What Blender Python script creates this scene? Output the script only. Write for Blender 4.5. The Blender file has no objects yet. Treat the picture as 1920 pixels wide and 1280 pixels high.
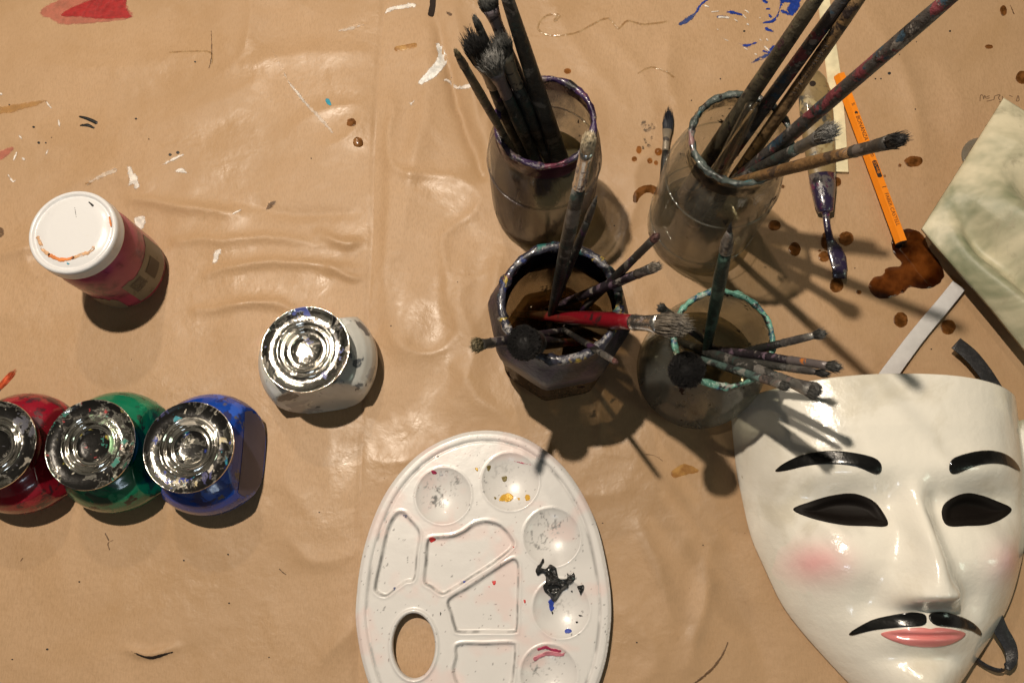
import bpy, bmesh, math, random
import numpy as np
from mathutils import Vector, Matrix
random.seed(7); RNG = np.random.default_rng(11)
scene = bpy.context.scene
COL = scene.collection

# ------------------------------------------------------------------ camera
FPX, CX, CY, HCAM = 1550.0, 960.0, 640.0, 0.70
_d = Vector((40, -410, -FPX)).normalized()
_Z = -_d
_X = (Vector((1, 0, 0)) - _Z[0] * _Z).normalized()
_Y = _Z.cross(_X)
RC = Matrix((_X, _Y, _Z))                      # world = RC @ cam
cam = bpy.data.cameras.new('camera')
cam.sensor_width = 36; cam.lens = 36 * FPX / 1920
cam.clip_start = 0.01; cam.clip_end = 50
co = bpy.data.objects.new('camera', cam); COL.objects.link(co)
co.matrix_world = Matrix.Translation((0, 0, HCAM)) @ RC.to_4x4()
scene.camera = co

# ------------------------------------------------------------------ world and lamps
w = bpy.data.worlds.new('World'); scene.world = w; w.use_nodes = True
nt = w.node_tree; bg = nt.nodes['Background']
tc = nt.nodes.new('ShaderNodeTexCoord'); nz = nt.nodes.new('ShaderNodeTexNoise')
nz.inputs['Scale'].default_value = 1.7; nz.inputs['Detail'].default_value = 3
cr = nt.nodes.new('ShaderNodeValToRGB')
cr.color_ramp.elements[0].position = 0.42; cr.color_ramp.elements[0].color = (0.10, 0.085, 0.06, 1)
cr.color_ramp.elements[1].position = 0.72; cr.color_ramp.elements[1].color = (1.7, 1.55, 1.25, 1)
nt.links.new(tc.outputs['Generated'], nz.inputs['Vector']); nt.links.new(nz.outputs['Fac'], cr.inputs['Fac'])
nt.links.new(cr.outputs['Color'], bg.inputs['Color']); bg.inputs['Strength'].default_value = 0.125

def lamp(name, loc, target, energy, color, size, kind='POINT', sy=None):
    l = bpy.data.lights.new(name, kind); l.energy = energy; l.color = color
    if kind == 'AREA':
        l.shape = 'RECTANGLE'; l.size = size; l.size_y = sy or size
    else:
        l.shadow_soft_size = size
    o = bpy.data.objects.new(name, l); COL.objects.link(o); o.location = loc
    o.rotation_euler = (Vector(target) - Vector(loc)).to_track_quat('-Z', 'Y').to_euler()
    return o
lamp('ceiling_spot', (-0.33, 0.55, 1.50), (0, 0.2, 0), 104, (1.0, 0.87, 0.71), 0.020)
lamp('ceiling_spot', (-0.36, 1.32, 1.50), (0, 0.2, 0), 24, (1.0, 0.85, 0.68), 0.03)
lamp('cool_front_fill', (-0.15, -1.3, 1.25), (0, 0.1, 0), 1.7, (0.72, 0.85, 1.0), 0.35, 'AREA', 0.16)  # unseen cool area fill, added in front for the bluish reflections
lamp('green_lamp', (1.3, -0.5, 0.9), (0.35, 0.1, 0), 1.3, (0.80, 1.0, 0.80), 0.3, 'AREA', 0.3)
scene.view_settings.view_transform = 'Standard'; scene.view_settings.look = 'None'
scene.view_settings.exposure = 0.0; scene.view_settings.gamma = 1.0
scene.cycles.max_bounces = 14; scene.cycles.transparent_max_bounces = 24
scene.cycles.caustics_reflective = False; scene.cycles.caustics_refractive = False

# ------------------------------------------------------------------ measuring helpers
def at(px, py, z=0.0):
    r = RC @ Vector(((px - CX) / FPX, (CY - py) / FPX, -1))
    t = (z - HCAM) / r[2]
    return Vector((t * r[0], t * r[1], z))
def atn(pts, z=0.0):
    return np.array([[*at(p[0], p[1], z)[:2]] for p in pts])
def pix(p):
    c = RC.transposed() @ (Vector(p) - Vector((0, 0, HCAM)))
    return (CX - FPX * c[0] / c[2], CY + FPX * c[1] / c[2])

def _hash(ix, iy, seed):
    n = (ix.astype(np.int64) * 374761393 + iy.astype(np.int64) * 668265263 + seed * 974634777) & 0xffffffff
    n = ((n ^ (n >> 13)) * 1274126177) & 0xffffffff
    return ((n ^ (n >> 16)) & 0xffff) / 65535.0
def vnoise(x, y, seed=0):
    x = np.asarray(x, float); y = np.asarray(y, float)
    ix = np.floor(x); iy = np.floor(y); fx = x - ix; fy = y - iy
    fx = fx * fx * (3 - 2 * fx); fy = fy * fy * (3 - 2 * fy)
    a = _hash(ix, iy, seed); b = _hash(ix + 1, iy, seed); c = _hash(ix, iy + 1, seed); d = _hash(ix + 1, iy + 1, seed)
    return (a * (1 - fx) + b * fx) * (1 - fy) + (c * (1 - fx) + d * fx) * fy
def fbm(x, y, scale, seed=0, octv=4):
    s = 0; a = 1; t = 0
    for k in range(octv):
        s = s + a * vnoise(np.asarray(x) * scale * 2 ** k, np.asarray(y) * scale * 2 ** k, seed + k); t += a; a *= .5
    return s / t - 0.5
def sstep(a, b, x):
    t = np.clip((x - a) / (b - a), 0, 1); return t * t * (3 - 2 * t)
def spline(pts, closed=True, n=8):
    P = np.array(pts, float); m = len(P); out = []
    for i in range(m if closed else m - 1):
        if closed: a, b, c, d = P[(i - 1) % m], P[i], P[(i + 1) % m], P[(i + 2) % m]
        else: a, b, c, d = P[max(i - 1, 0)], P[i], P[i + 1], P[min(i + 2, m - 1)]
        for k in range(n):
            t = k / n
            out.append(0.5 * ((2 * b) + (c - a) * t + (2 * a - 5 * b + 4 * c - d) * t * t + (3 * b - a - 3 * c + d) * t ** 3))
    if not closed: out.append(P[-1])
    return np.array(out)
def seg_dist(X, Y, P, closed):
    d = np.full(X.shape, 1e9); tt = np.zeros(X.shape)
    m = len(P); rng = range(m if closed else m - 1)
    for i in rng:
        a = P[i]; b = P[(i + 1) % m]; e = b - a; L = max(e @ e, 1e-14)
        t = np.clip(((X - a[0]) * e[0] + (Y - a[1]) * e[1]) / L, 0, 1)
        q = np.hypot(X - a[0] - t * e[0], Y - a[1] - t * e[1])
        k = q < d; d[k] = q[k]; tt[k] = ((i + t) / (m - 1 if not closed else m))[k]
    return d, tt
def poly_sdf(X, Y, P):
    d, _ = seg_dist(X, Y, P, True); ins = np.zeros(X.shape, bool); m = len(P)
    for i in range(m):
        a = P[i]; b = P[(i + 1) % m]
        c = ((a[1] > Y) != (b[1] > Y)); dy = b[1] - a[1]
        if dy == 0: continue
        xi = (b[0] - a[0]) * (Y - a[1]) / dy + a[0]
        ins ^= c & (X < xi)
    return np.where(ins, -d, d)

# ------------------------------------------------------------------ materials
def srgb(r, g, b):
    f = lambda c: (c / 255 / 12.92 if c / 255 <= .04045 else ((c / 255 + .055) / 1.055) ** 2.4)
    return (f(r), f(g), f(b), 1)
class NT:
    def __init__(s, name):
        s.m = bpy.data.materials.new(name); s.m.use_nodes = True; s.t = s.m.node_tree
        s.b = s.t.nodes['Principled BSDF']; s.out = s.t.nodes['Material Output']
    def n(s, typ, **kw):
        o = s.t.nodes.new('ShaderNode' + typ)
        for k, v in kw.items():
            if k in o.inputs.keys(): o.inputs[k].default_value = v
            else: setattr(o, k, v)
        return o
    def l(s, a, b): s.t.links.new(a, b)
    def coords(s, seed=0, stretch=(1, 1, 1), kind='Object'):
        tc = s.n('TexCoord'); mp = s.n('Mapping'); s.l(tc.outputs[kind], mp.inputs['Vector'])
        mp.inputs['Location'].default_value = (seed * 1.37, seed * .71, seed * .33); mp.inputs['Scale'].default_value = stretch
        return mp.outputs[0]
    def noise(s, scale, seed=0, stretch=(1, 1, 1), detail=4, rough=.6, dist=0.0):
        q = s.n('TexNoise', Scale=scale, Detail=detail, Roughness=rough, Distortion=dist); s.l(s.coords(seed, stretch), q.inputs['Vector'])
        return q.outputs['Fac']
    def mask(s, sock, lo, hi):
        q = s.n('MapRange'); q.interpolation_type = 'SMOOTHSTEP'
        q.inputs['From Min'].default_value = lo; q.inputs['From Max'].default_value = hi
        s.l(sock, q.inputs['Value']); return q.outputs[0]
    def mixc(s, fac, a, b):
        q = s.n('Mix'); q.data_type = 'RGBA'
        for sk, v in ((q.inputs[0], fac), (q.inputs[6], a), (q.inputs[7], b)):
            if hasattr(v, 'links'): s.l(v, sk)
            else: sk.default_value = v
        return q.outputs[2]
    def mixf(s, fac, a, b):
        q = s.n('Mix'); q.data_type = 'FLOAT'
        for sk, v in ((q.inputs[0], fac), (q.inputs[2], a), (q.inputs[3], b)):
            if hasattr(v, 'links'): s.l(v, sk)
            else: sk.default_value = v
        return q.outputs[0]
def mat(name, base, rough=.5, metal=0.0, layers=(), bump=None, var=0.0, varscale=30, coat=0.0, spec=.5, stretch=(1, 1, 1), seed=0, flecks=None, attr=None, sheen=0):
    """layers: (colour, scale, lo, hi, seed, rough, metal, stretch)"""
    s = NT(name); c = base; r = rough; me = metal
    if var:
        f = s.noise(varscale, seed, stretch)
        d = tuple(max(0, v * (1 - var)) for v in base[:3]) + (1,); h = tuple(min(1, v * (1 + var)) for v in base[:3]) + (1,)
        c = s.mixc(s.mask(f, .3, .7), d, h)
    for L in layers:
        col, sc, lo, hi, sd = L[:5]; rr = L[5] if len(L) > 5 else None; mm = L[6] if len(L) > 6 else None
        st = L[7] if len(L) > 7 else stretch
        f = s.mask(s.noise(sc, sd, st, 5, .65, .4), lo, hi)
        c = s.mixc(f, c, col)
        if rr is not None: r = s.mixf(f, r, rr)
        if mm is not None: me = s.mixf(f, me, mm)
    if flecks:                                    # (scale, threshold, rough)
        v = s.n('TexVoronoi', Scale=flecks[0]); s.l(s.coords(seed + 3), v.inputs['Vector'])
        hs = s.n('HueSaturation', Saturation=flecks[3] if len(flecks) > 3 else 1.2, Value=.75); s.l(v.outputs['Color'], hs.inputs['Color'])
        sep = s.n('SeparateColor'); s.l(v.outputs['Color'], sep.inputs[0])
        f1 = s.mask(sep.outputs[0], flecks[1], flecks[1] + .01); f2 = s.mask(v.outputs['Distance'], .55, .35)
        f3 = s.mask(s.noise(flecks[0] * 1.7, seed + 9), .42, .5)
        mm_ = s.n('Math', operation='MULTIPLY'); s.l(f1, mm_.inputs[0]); s.l(f2, mm_.inputs[1])
        m2 = s.n('Math', operation='MULTIPLY'); s.l(mm_.outputs[0], m2.inputs[0]); s.l(f3, m2.inputs[1])
        c = s.mixc(m2.outputs[0], c, hs.outputs[0]); r = s.mixf(m2.outputs[0], r, .5); me = s.mixf(m2.outputs[0], me, 0.0)
    if attr:                                      # baked-in dirt of the thing itself
        a = s.n('VertexColor'); a.layer_name = attr
        c = s.mixc(a.outputs['Alpha'], c, a.outputs['Color'])
    b = s.b
    for v, k in ((c, 'Base Color'), (r, 'Roughness'), (me, 'Metallic')):
        if hasattr(v, 'links'): s.l(v, b.inputs[k])
        else: b.inputs[k].default_value = v
    b.inputs['Coat Weight'].default_value = coat; b.inputs['Coat Roughness'].default_value = .06
    b.inputs['Specular IOR Level'].default_value = spec
    if sheen: b.inputs['Sheen Weight'].default_value = sheen
    if bump:
        prev = None
        for (sc, dist, sd) in bump:
            q = s.n('Bump', Distance=dist, Strength=1.0); s.l(s.noise(sc, sd, stretch, 5, .6), q.inputs['Height'])
            if prev: s.l(prev, q.inputs['Normal'])
            prev = q.outputs[0]
        s.l(prev, b.inputs['Normal'])
    return s.m
def glass(name, tint, grime, g0=.5, g1=.75, scale=25, seed=0, amount=.7, base=0.0, gloss=.09, stretch=(1, 1, .35)):
    """thin glass: light passes straight through the wall, tinted, with dried paint film on it"""
    s = NT(name); t = s.n('BsdfTransparent'); t.inputs[0].default_value = tint
    g = s.n('BsdfGlossy', Roughness=.07); g.inputs[0].default_value = (1, 1, 1, 1)
    fr = s.n('LayerWeight', Blend=.25); f = s.n('Math', operation='MULTIPLY_ADD'); s.l(fr.outputs['Facing'], f.inputs[0])
    f.inputs[1].default_value = .35; f.inputs[2].default_value = gloss * .75
    pw = s.n('Math', operation='POWER'); s.l(f.outputs[0], pw.inputs[0]); pw.inputs[1].default_value = 1.25
    m1 = s.n('MixShader'); s.l(pw.outputs[0], m1.inputs[0]); s.l(t.outputs[0], m1.inputs[1]); s.l(g.outputs[0], m1.inputs[2])
    d = s.n('BsdfDiffuse'); d.inputs[0].default_value = grime
    tr = s.n('BsdfTranslucent'); tr.inputs[0].default_value = grime
    m2 = s.n('MixShader', Fac=.45); s.l(d.outputs[0], m2.inputs[1]); s.l(tr.outputs[0], m2.inputs[2])
    k = s.mask(s.noise(scale, seed, stretch, 6, .65, .6), g0, g1)
    mm = s.n('Math', operation='MULTIPLY_ADD'); s.l(k, mm.inputs[0]); mm.inputs[1].default_value = amount; mm.inputs[2].default_value = base
    m3 = s.n('MixShader'); s.l(mm.outputs[0], m3.inputs[0]); s.l(m1.outputs[0], m3.inputs[1]); s.l(m2.outputs[0], m3.inputs[2])
    dk = s.n('BsdfDiffuse'); dk.inputs[0].default_value = (.03, .018, .016, 1)
    m4 = s.n('MixShader'); s.l(s.mask(s.noise(75, seed + 31, (1, 1, .6), 4, .6), .66, .69), m4.inputs[0]); s.l(m3.outputs[0], m4.inputs[1]); s.l(dk.outputs[0], m4.inputs[2]); m3 = m4
    bp = s.n('Bump', Distance=.0012); s.l(s.noise(45, seed + 2, stretch), bp.inputs['Height']); s.l(bp.outputs[0], g.inputs['Normal'])
    s.l(m3.outputs[0], s.out.inputs[0]); s.t.nodes.remove(s.b)
    return s.m
def wet(name, tint, gloss=.05, rough=.08, scale=120, seed=0, tint2=None):
    """liquid soaked into / standing on the paper: filters the colour below, glossy film"""
    s = NT(name); t = s.n('BsdfTransparent'); g = s.n('BsdfGlossy', Roughness=rough)
    s.l(s.mixc(s.mask(s.noise(scale, seed), .35, .65), tint, tint2 or tuple(min(1, v * 1.35) for v in tint[:3]) + (1,)), t.inputs[0])
    m = s.n('MixShader', Fac=gloss); s.l(t.outputs[0], m.inputs[1]); s.l(g.outputs[0], m.inputs[2]); s.l(m.outputs[0], s.out.inputs[0])
    s.t.nodes.remove(s.b); return s.m
def paint(name, c, seed=0, rough=.4, thin=0.0, op=1.0, fade=False, st=(1, 1, 1)):
    """dried paint, patchy: thin>0 lets the paper show through holes"""
    s = NT(name); b = s.b; f = s.noise(160, seed, (1, 1, 1), 5, .7)
    d = tuple(v * .6 for v in c[:3]) + (1,)
    s.l(s.mixc(s.mask(f, .3, .65), d, c), b.inputs['Base Color']); b.inputs['Roughness'].default_value = rough
    bp = s.n('Bump', Distance=.0008); s.l(f, bp.inputs['Height']); s.l(bp.outputs[0], b.inputs['Normal'])
    if thin or fade:
        a = s.mask(s.noise(220, seed + 5, st, 6, .7), thin - .12, thin + .05) if thin else None
        if fade:                                   # paint film thins out towards its ragged edge
            v = s.n('VertexColor'); v.layer_name = 'dirt'; sp = s.n('SeparateColor'); s.l(v.outputs['Color'], sp.inputs[0])
            q = s.n('Math', operation='MULTIPLY_ADD'); s.l(sp.outputs[0], q.inputs[2]); s.l(s.noise(330, seed + 11, st, 6, .75), q.inputs[0]); q.inputs[1].default_value = 2.4
            e = s.mask(q.outputs[0], 1.35, 1.95)
            if a:
                m = s.n('Math', operation='MULTIPLY'); s.l(a, m.inputs[0]); s.l(e, m.inputs[1]); e = m.outputs[0]
            a = e
        m = s.n('Math', operation='MULTIPLY'); s.l(a, m.inputs[0]); m.inputs[1].default_value = op; s.l(m.outputs[0], b.inputs['Alpha'])
    return s.m

# ------------------------------------------------------------------ object helpers
def tag(o, label=None, cat=None, group=None, kind=None):
    if label: o['label'] = label
    if cat: o['category'] = cat
    if group: o['group'] = group
    if kind: o['kind'] = kind
    return o
def empty(name, loc, label, cat, group=None, rz=0):
    o = bpy.data.objects.new(name, None); COL.objects.link(o); o.location = loc; o.rotation_euler = (0, 0, rz); o.empty_display_size = .02
    return tag(o, label, cat, group)
def mk(name, verts, faces, m, parent=None, smooth=True, label=None, off=(0, 0, 0)):
    me = bpy.data.meshes.new(name); v = np.asarray(verts, float) - np.array(off, float)
    me.from_pydata([tuple(p) for p in v], [], [tuple(int(i) for i in f) for f in faces]); me.update()
    if m: me.materials.append(m)
    if smooth:
        for p in me.polygons: p.use_smooth = True
    o = bpy.data.objects.new(name, me); COL.objects.link(o)
    if parent: o.parent = parent
    else: o.location = off
    if label: o['label'] = label
    return o
def lathe(prof, n=64, c=(0, 0, 0), shape=None, closed_bottom=False, closed_top=False):
    V = []; F = []
    for (r, z) in prof:
        for i in range(n):
            a = 2 * math.pi * i / n; x, y = r * math.cos(a), r * math.sin(a)
            if shape: x, y = shape(x, y, z, a)
            V.append((c[0] + x, c[1] + y, c[2] + z))
    for j in range(len(prof) - 1):
        for i in range(n):
            k = (i + 1) % n; F.append((j * n + i, j * n + k, (j + 1) * n + k, (j + 1) * n + i))
    if closed_bottom: F.append(tuple(range(n))[::-1])
    if closed_top: F.append(tuple((len(prof) - 1) * n + i for i in range(n)))
    return V, F
def sweep(pts, rx, rz, n=10, side=None, jitter=0, caps=True, sq=1.0):
    """rx along side vector, rz along the other; per-point lists"""
    P = [Vector(p) for p in pts]; V = []; F = []; N = len(P)
    for i, p in enumerate(P):
        t = (P[min(i + 1, N - 1)] - P[max(i - 1, 0)]).normalized()
        if side is None: s = t.cross(Vector((0, 0, 1)));
        elif isinstance(side, (list, tuple)) and len(side) == N: s = Vector(side[i])
        else: s = Vector(side)
        if s.length < 1e-6: s = Vector((1, 0, 0))
        s = (s - t * s.dot(t)).normalized(); u = s.cross(t).normalized()
        for k in range(n):
            a = 2 * math.pi * k / n; ca, sa = math.cos(a), math.sin(a)
            if sq != 1.0: ca = math.copysign(abs(ca) ** sq, ca); sa = math.copysign(abs(sa) ** sq, sa)
            j = 1 + (random.uniform(-jitter, jitter) if jitter else 0)
            V.append(tuple(p + s * (rx[i] * ca * j) + u * (rz[i] * sa * j)))
    for i in range(N - 1):
        for k in range(n):
            q = (k + 1) % n; F.append((i * n + k, i * n + q, (i + 1) * n + q, (i + 1) * n + k))
    if caps: F.append(tuple(range(n))[::-1]); F.append(tuple((N - 1) * n + k for k in range(n)))
    return V, F
def sheet(name, sdf, zf, bbox, cell, m, parent=None, thick=.0003, low=None, off=(0, 0, 0), colfn=None, label=None, smooth=True, fade=None):
    x0, y0, x1, y1 = bbox; nx = max(3, int((x1 - x0) / cell) + 3); ny = max(3, int((y1 - y0) / cell) + 3)
    xs = x0 - cell + np.arange(nx) * cell; ys = y0 - cell + np.arange(ny) * cell
    X, Y = np.meshgrid(xs, ys, indexing='ij'); D = sdf(X, Y)
    gx, gy = np.gradient(D, cell); ok = D < cell * .55
    q = ok[:-1, :-1] & ok[1:, :-1] & ok[:-1, 1:] & ok[1:, 1:]
    if not q.any(): return None
    cnt = np.zeros(D.shape, int)
    for a in (0, 1):
        for b in (0, 1):
            cnt[a:nx - 1 + a, b:ny - 1 + b] += q
    bd = (cnt > 0) & (cnt < 4); g = np.maximum(np.hypot(gx, gy), .3)
    mv = np.clip(D, -cell, cell)
    X = np.where(bd, X - mv * gx / g ** 2, X); Y = np.where(bd, Y - mv * gy / g ** 2, Y)
    Z = zf(X, Y); idx = -np.ones(D.shape, int); used = cnt > 0; idx[used] = np.arange(used.sum())
    V = np.stack([X[used], Y[used], Z[used]], 1)
    I, J = np.nonzero(q); F = np.stack([idx[I, J], idx[I + 1, J], idx[I + 1, J + 1], idx[I, J + 1]], 1)
    # skirt
    E = {}
    for f in F:
        for a, b in ((f[0], f[1]), (f[1], f[2]), (f[2], f[3]), (f[3], f[0])):
            if (b, a) in E: del E[(b, a)]
            else: E[(a, b)] = 1
    bs = sorted({i for e in E for i in e}); mp = {i: len(V) + k for k, i in enumerate(bs)}
    lowv = V[bs].copy(); lowv[:, 2] = (low if low is not None else lowv[:, 2] - thick)
    V2 = np.vstack([V, lowv]); F2 = [tuple(f) for f in F] + [(b, a, mp[a], mp[b]) for (a, b) in E]
    o = mk(name, V2, F2, m, parent, smooth, label, off)
    if fade:
        f_ = np.clip(-sdf(V2[:, 0], V2[:, 1]) / fade, 0, 1); colfn = lambda x, y: np.stack([f_, f_, f_, np.ones(len(x))], 1)
    if colfn is not None:
        C = colfn(V2[:, 0], V2[:, 1]); at_ = o.data.color_attributes.new('dirt', 'FLOAT_COLOR', 'POINT')
        at_.data.foreach_set('color', C.astype(np.float32).ravel())
    return o
def bbox_of(P, pad=0): return (P[:, 0].min() - pad, P[:, 1].min() - pad, P[:, 0].max() + pad, P[:, 1].max() + pad)

# ------------------------------------------------------------------ table and kraft paper
tb = mk('table', *(lambda: ([(-1.6, -1.0, -.03), (1.6, -1.0, -.03), (1.6, 1.6, -.03), (-1.6, 1.6, -.03), (-1.6, -1.0, -.006), (1.6, -1.0, -.006), (1.6, 1.6, -.006), (-1.6, 1.6, -.006)],
        [(0, 3, 2, 1), (4, 5, 6, 7), (0, 1, 5, 4), (1, 2, 6, 5), (2, 3, 7, 6), (3, 0, 4, 7)]))(),
        mat('table_wood', (.09, .05, .03, 1), .6, var=.3), None, False)
tag(tb, kind='structure')

FOLDS = [  # px polyline, half width m, height m, side (-1 left sheet, 1 right sheet, 0 both)
    ([(250, 372), (320, 385), (400, 395), (445, 402)], .006, .0022, -1), ([(430, 375), (520, 395), (600, 400), (700, 392)], .007, -.0012, -1),
    ([(370, 585), (440, 572), (520, 570), (560, 590)], .005, .0022, -1), ([(330, 450), (430, 452), (520, 445), (600, 460)], .005, .0016, -1),
    ([(390, 515), (470, 495), (560, 495), (690, 505)], .005, .0020, -1), ([(600, 440), (640, 455), (690, 455)], .005, .0022, -1), ([(620, 500), (660, 520), (700, 515)], .004, .0020, -1),
    ([(150, 450), (40, 470), (0, 480)], .006, .0015, -1), ([(100, 370), (190, 330), (300, 350)], .010, .0010, -1),
    ([(440, 130), (560, 105), (700, 100)], .012, .0016, -1), ([(300, 230), (420, 190), (500, 150)], .02, .0018, -1), ([(0, 120), (200, 130), (420, 90)], .02, .0014, -1),
    ([(814, 28), (835, 110), (870, 230), (905, 330)], .0055, -.0036, 1), ([(850, 20), (880, 130), (900, 230), (925, 300)], .008, .0030, 1),
    ([(800, 60), (800, 200), (770, 330), (750, 470)], .014, .0030, 1), ([(725, 200), (735, 330), (720, 500), (740, 640)], .010, .0016, 1),
    ([(880, 470), (860, 560), (890, 650), (850, 760)], .012, .0028, 1), ([(940, 480), (930, 540), (905, 600)], .008, .0024, 1),
    ([(770, 560), (760, 640), (780, 720)], .016, .0014, 1), ([(860, 690), (900, 750), (960, 790)], .01, .0024, 1),
    ([(1040, 0), (1060, 60), (1110, 130), (1180, 200)], .016, .0016, 1), ([(1130, 60), (1200, 140), (1230, 230)], .012, .0014, 1), ([(1260, 60), (1250, 140), (1270, 200)], .010, .0018, 1),
    ([(1630, 30), (1700, 160), (1730, 330)], .012, .0022, 1), ([(1760, 120), (1800, 200), (1790, 260)], .02, .0018, 1),
    ([(1200, 990), (1240, 1090), (1260, 1180)], .010, .0028, 1), ([(1290, 960), (1350, 1080), (1420, 1200), (1440, 1290)], .014, -.0026, 1),
    ([(1330, 1020), (1320, 1130), (1290, 1240)], .008, .0026, 1), ([(1180, 1150), (1230, 1230), (1190, 1290)], .014, .0020, 1), ([(1210, 890), (1300, 990), (1260, 1040)], .014, .0018, 1),
    ([(540, 1010), (590, 1050), (660, 1040)], .008, .0016, 0), ([(600, 1240), (640, 1200), (680, 1170)], .010, .0022, 0), ([(560, 840), (540, 900), (600, 990)], .012, .0012, 0),
    ([(240, 1215), (285, 1225), (330, 1215)], .003, .0016, -1), ([(1500, 560), (1620, 650), (1640, 690)], .014, .0014, 1)]
FOLDP = [(spline(atn(p), False, 5), wd, ht, sd) for p, wd, ht, sd in FOLDS]
EDGE = atn([(724, -300), (722, 0), (712, 130), (703, 300), (700, 430), (694, 560), (686, 700), (676, 1000), (668, 1700)])
def edge_x(Y): return np.interp(Y, EDGE[::-1, 1], EDGE[::-1, 0])
def paperz(X, Y):
    X = np.asarray(X, float); Y = np.asarray(Y, float); shp = X.shape; x = X.ravel(); y = Y.ravel(); ex = edge_x(y)
    calm = 1 - .6 * sstep(.17, .23, x) - .35 * np.exp(-(((x + .04) / .13) ** 4 + ((y + .02) / .15) ** 4)); z = calm * (.0075 * fbm(x + .3 * fbm(x, y, 5, 4, 2), y, 7, 3, 3) + .0022 * fbm(x, y, 20, 8, 3))
    rg = 1 - np.abs(fbm(x + .12 * fbm(x, y, 9, 5, 2), y + .1, 12, 21, 2)) * 6
    z = z + calm * .0028 * np.clip(rg, 0, 1) ** 1.8 * sstep(-.02, .1, fbm(x, y, 4, 31, 2))
    rsz = sstep(-.004, .004, x - ex); wr = sstep(.0, .015, x - ex); wl = 1 - sstep(-.02, -.001, x - ex)
    xx = x + .004 * fbm(x, y, 60, 41, 2); yy = y + .004 * fbm(x, y, 60, 43, 2)
    for P, wd, ht, sd in FOLDP:
        bb = bbox_of(P, wd * 3.2); k = (x > bb[0]) & (x < bb[2]) & (y > bb[1]) & (y < bb[3])
        if not k.any(): continue
        d, t = seg_dist(xx[k], yy[k], P, False)
        g = (2.3 if sd < 0 else 1.6) * ht * np.exp(-(d / wd) ** 1.5) * (.35 + .65 * np.sin(np.pi * np.clip(t, .04, .96)))
        z[k] += g * (wl[k] if sd < 0 else wr[k] if sd > 0 else 1)
    z = z + .0009 * rsz
    return z.reshape(shp)
def paperz_left(X, Y):
    e = edge_x(Y); z = paperz(X, Y); return z - .0012 * sstep(-.006, .0, X - e) - .0002
_g = .0022
kraft_layers = ((srgb(205, 168, 122), 5, .4, .75, 2), (srgb(176, 138, 92), 9, .55, .8, 6))
def kraft(name, seed):
    s = NT(name); b = s.b
    c = s.mixc(s.mask(s.noise(4, seed), .3, .7), (.375, .240, .132, 1), (.445, .288, .165, 1))
    c = s.mixc(s.mask(s.noise(900, seed + 1, (1, .25, 1), 3), .35, .8), c, (.365, .234, .128, 1))
    sp = s.mask(s.noise(420, seed + 7, (1, 1, 1), 2), .74, .80); c = s.mixc(sp, c, (.20, .11, .05, 1))
    st = s.mask(s.noise(11, seed + 4, (1, 1, 1), 6, .65, .8), .56, .74); m_ = s.n('Math', operation='MULTIPLY'); s.l(st, m_.inputs[0]); m_.inputs[1].default_value = .4
    c = s.mixc(m_.outputs[0], c, (.36, .22, .105, 1))
    s.l(c, b.inputs['Base Color'])
    r = s.mixf(s.mask(s.noise(14, seed + 2, (1, 1, 1), 5, .6, .5), .42, .68), .58, .30); s.l(r, b.inputs['Roughness'])
    b.inputs['Specular IOR Level'].default_value = .40
    prev = None
    for sc, dist, sd in ((26, .0016, 1), (90, .0008, 2), (700, .00004, 3)):
        q = s.n('Bump', Distance=dist, Strength=.8); s.l(s.noise(sc, seed + sd, (1, 1, 1), 4, .55, .3), q.inputs['Height'])
        if prev: s.l(prev, q.inputs['Normal'])
        prev = q.outputs[0]
    s.l(prev, b.inputs['Normal']); return s.m
def paper_sheet(name, x0, x1, y0, y1, zf, m, edge=None):
    nx = int((x1 - x0) / _g); ny = int((y1 - y0) / _g)
    X, Y = np.meshgrid(np.linspace(0, 1, nx), np.linspace(y0, y1, ny), indexing='ij')
    X = (edge_x(Y) * (1 - X) + x1 * X) if edge == 'r' else (x0 * (1 - X) + (edge_x(Y) + .02) * X)
    Z = zf(X, Y); V = np.stack([X.ravel(), Y.ravel(), Z.ravel()], 1)
    I = np.arange(nx * ny).reshape(nx, ny); F = np.stack([I[:-1, :-1].ravel(), I[1:, :-1].ravel(), I[1:, 1:].ravel(), I[:-1, 1:].ravel()], 1)
    me = bpy.data.meshes.new(name); me.vertices.add(len(V)); me.vertices.foreach_set('co', V.astype(np.float32).ravel())
    me.loops.add(len(F) * 4); me.loops.foreach_set('vertex_index', F.astype(np.int32).ravel()); me.polygons.add(len(F))
    me.polygons.foreach_set('loop_start', np.arange(0, len(F) * 4, 4, dtype=np.int32)); me.polygons.foreach_set('use_smooth', np.ones(len(F), bool)); me.update(calc_edges=True); me.materials.append(m)
    o = bpy.data.objects.new(name, me); COL.objects.link(o); return o
pl = paper_sheet('kraft_paper', -.80, 0, -.34, .80, paperz_left, kraft('kraft_left', 1), 'l')
tag(pl, 'brown kraft paper sheet under the paint bottles, creased and flecked', 'paper sheet', 'kraft paper covering the table')
pr_ = paper_sheet('kraft_paper', 0, .72, -.34, .80, paperz, kraft('kraft_right', 5), 'r')
tag(pr_, 'brown kraft paper sheet under the brush jars with brown wet stains', 'paper sheet', 'kraft paper covering the table')

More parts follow.
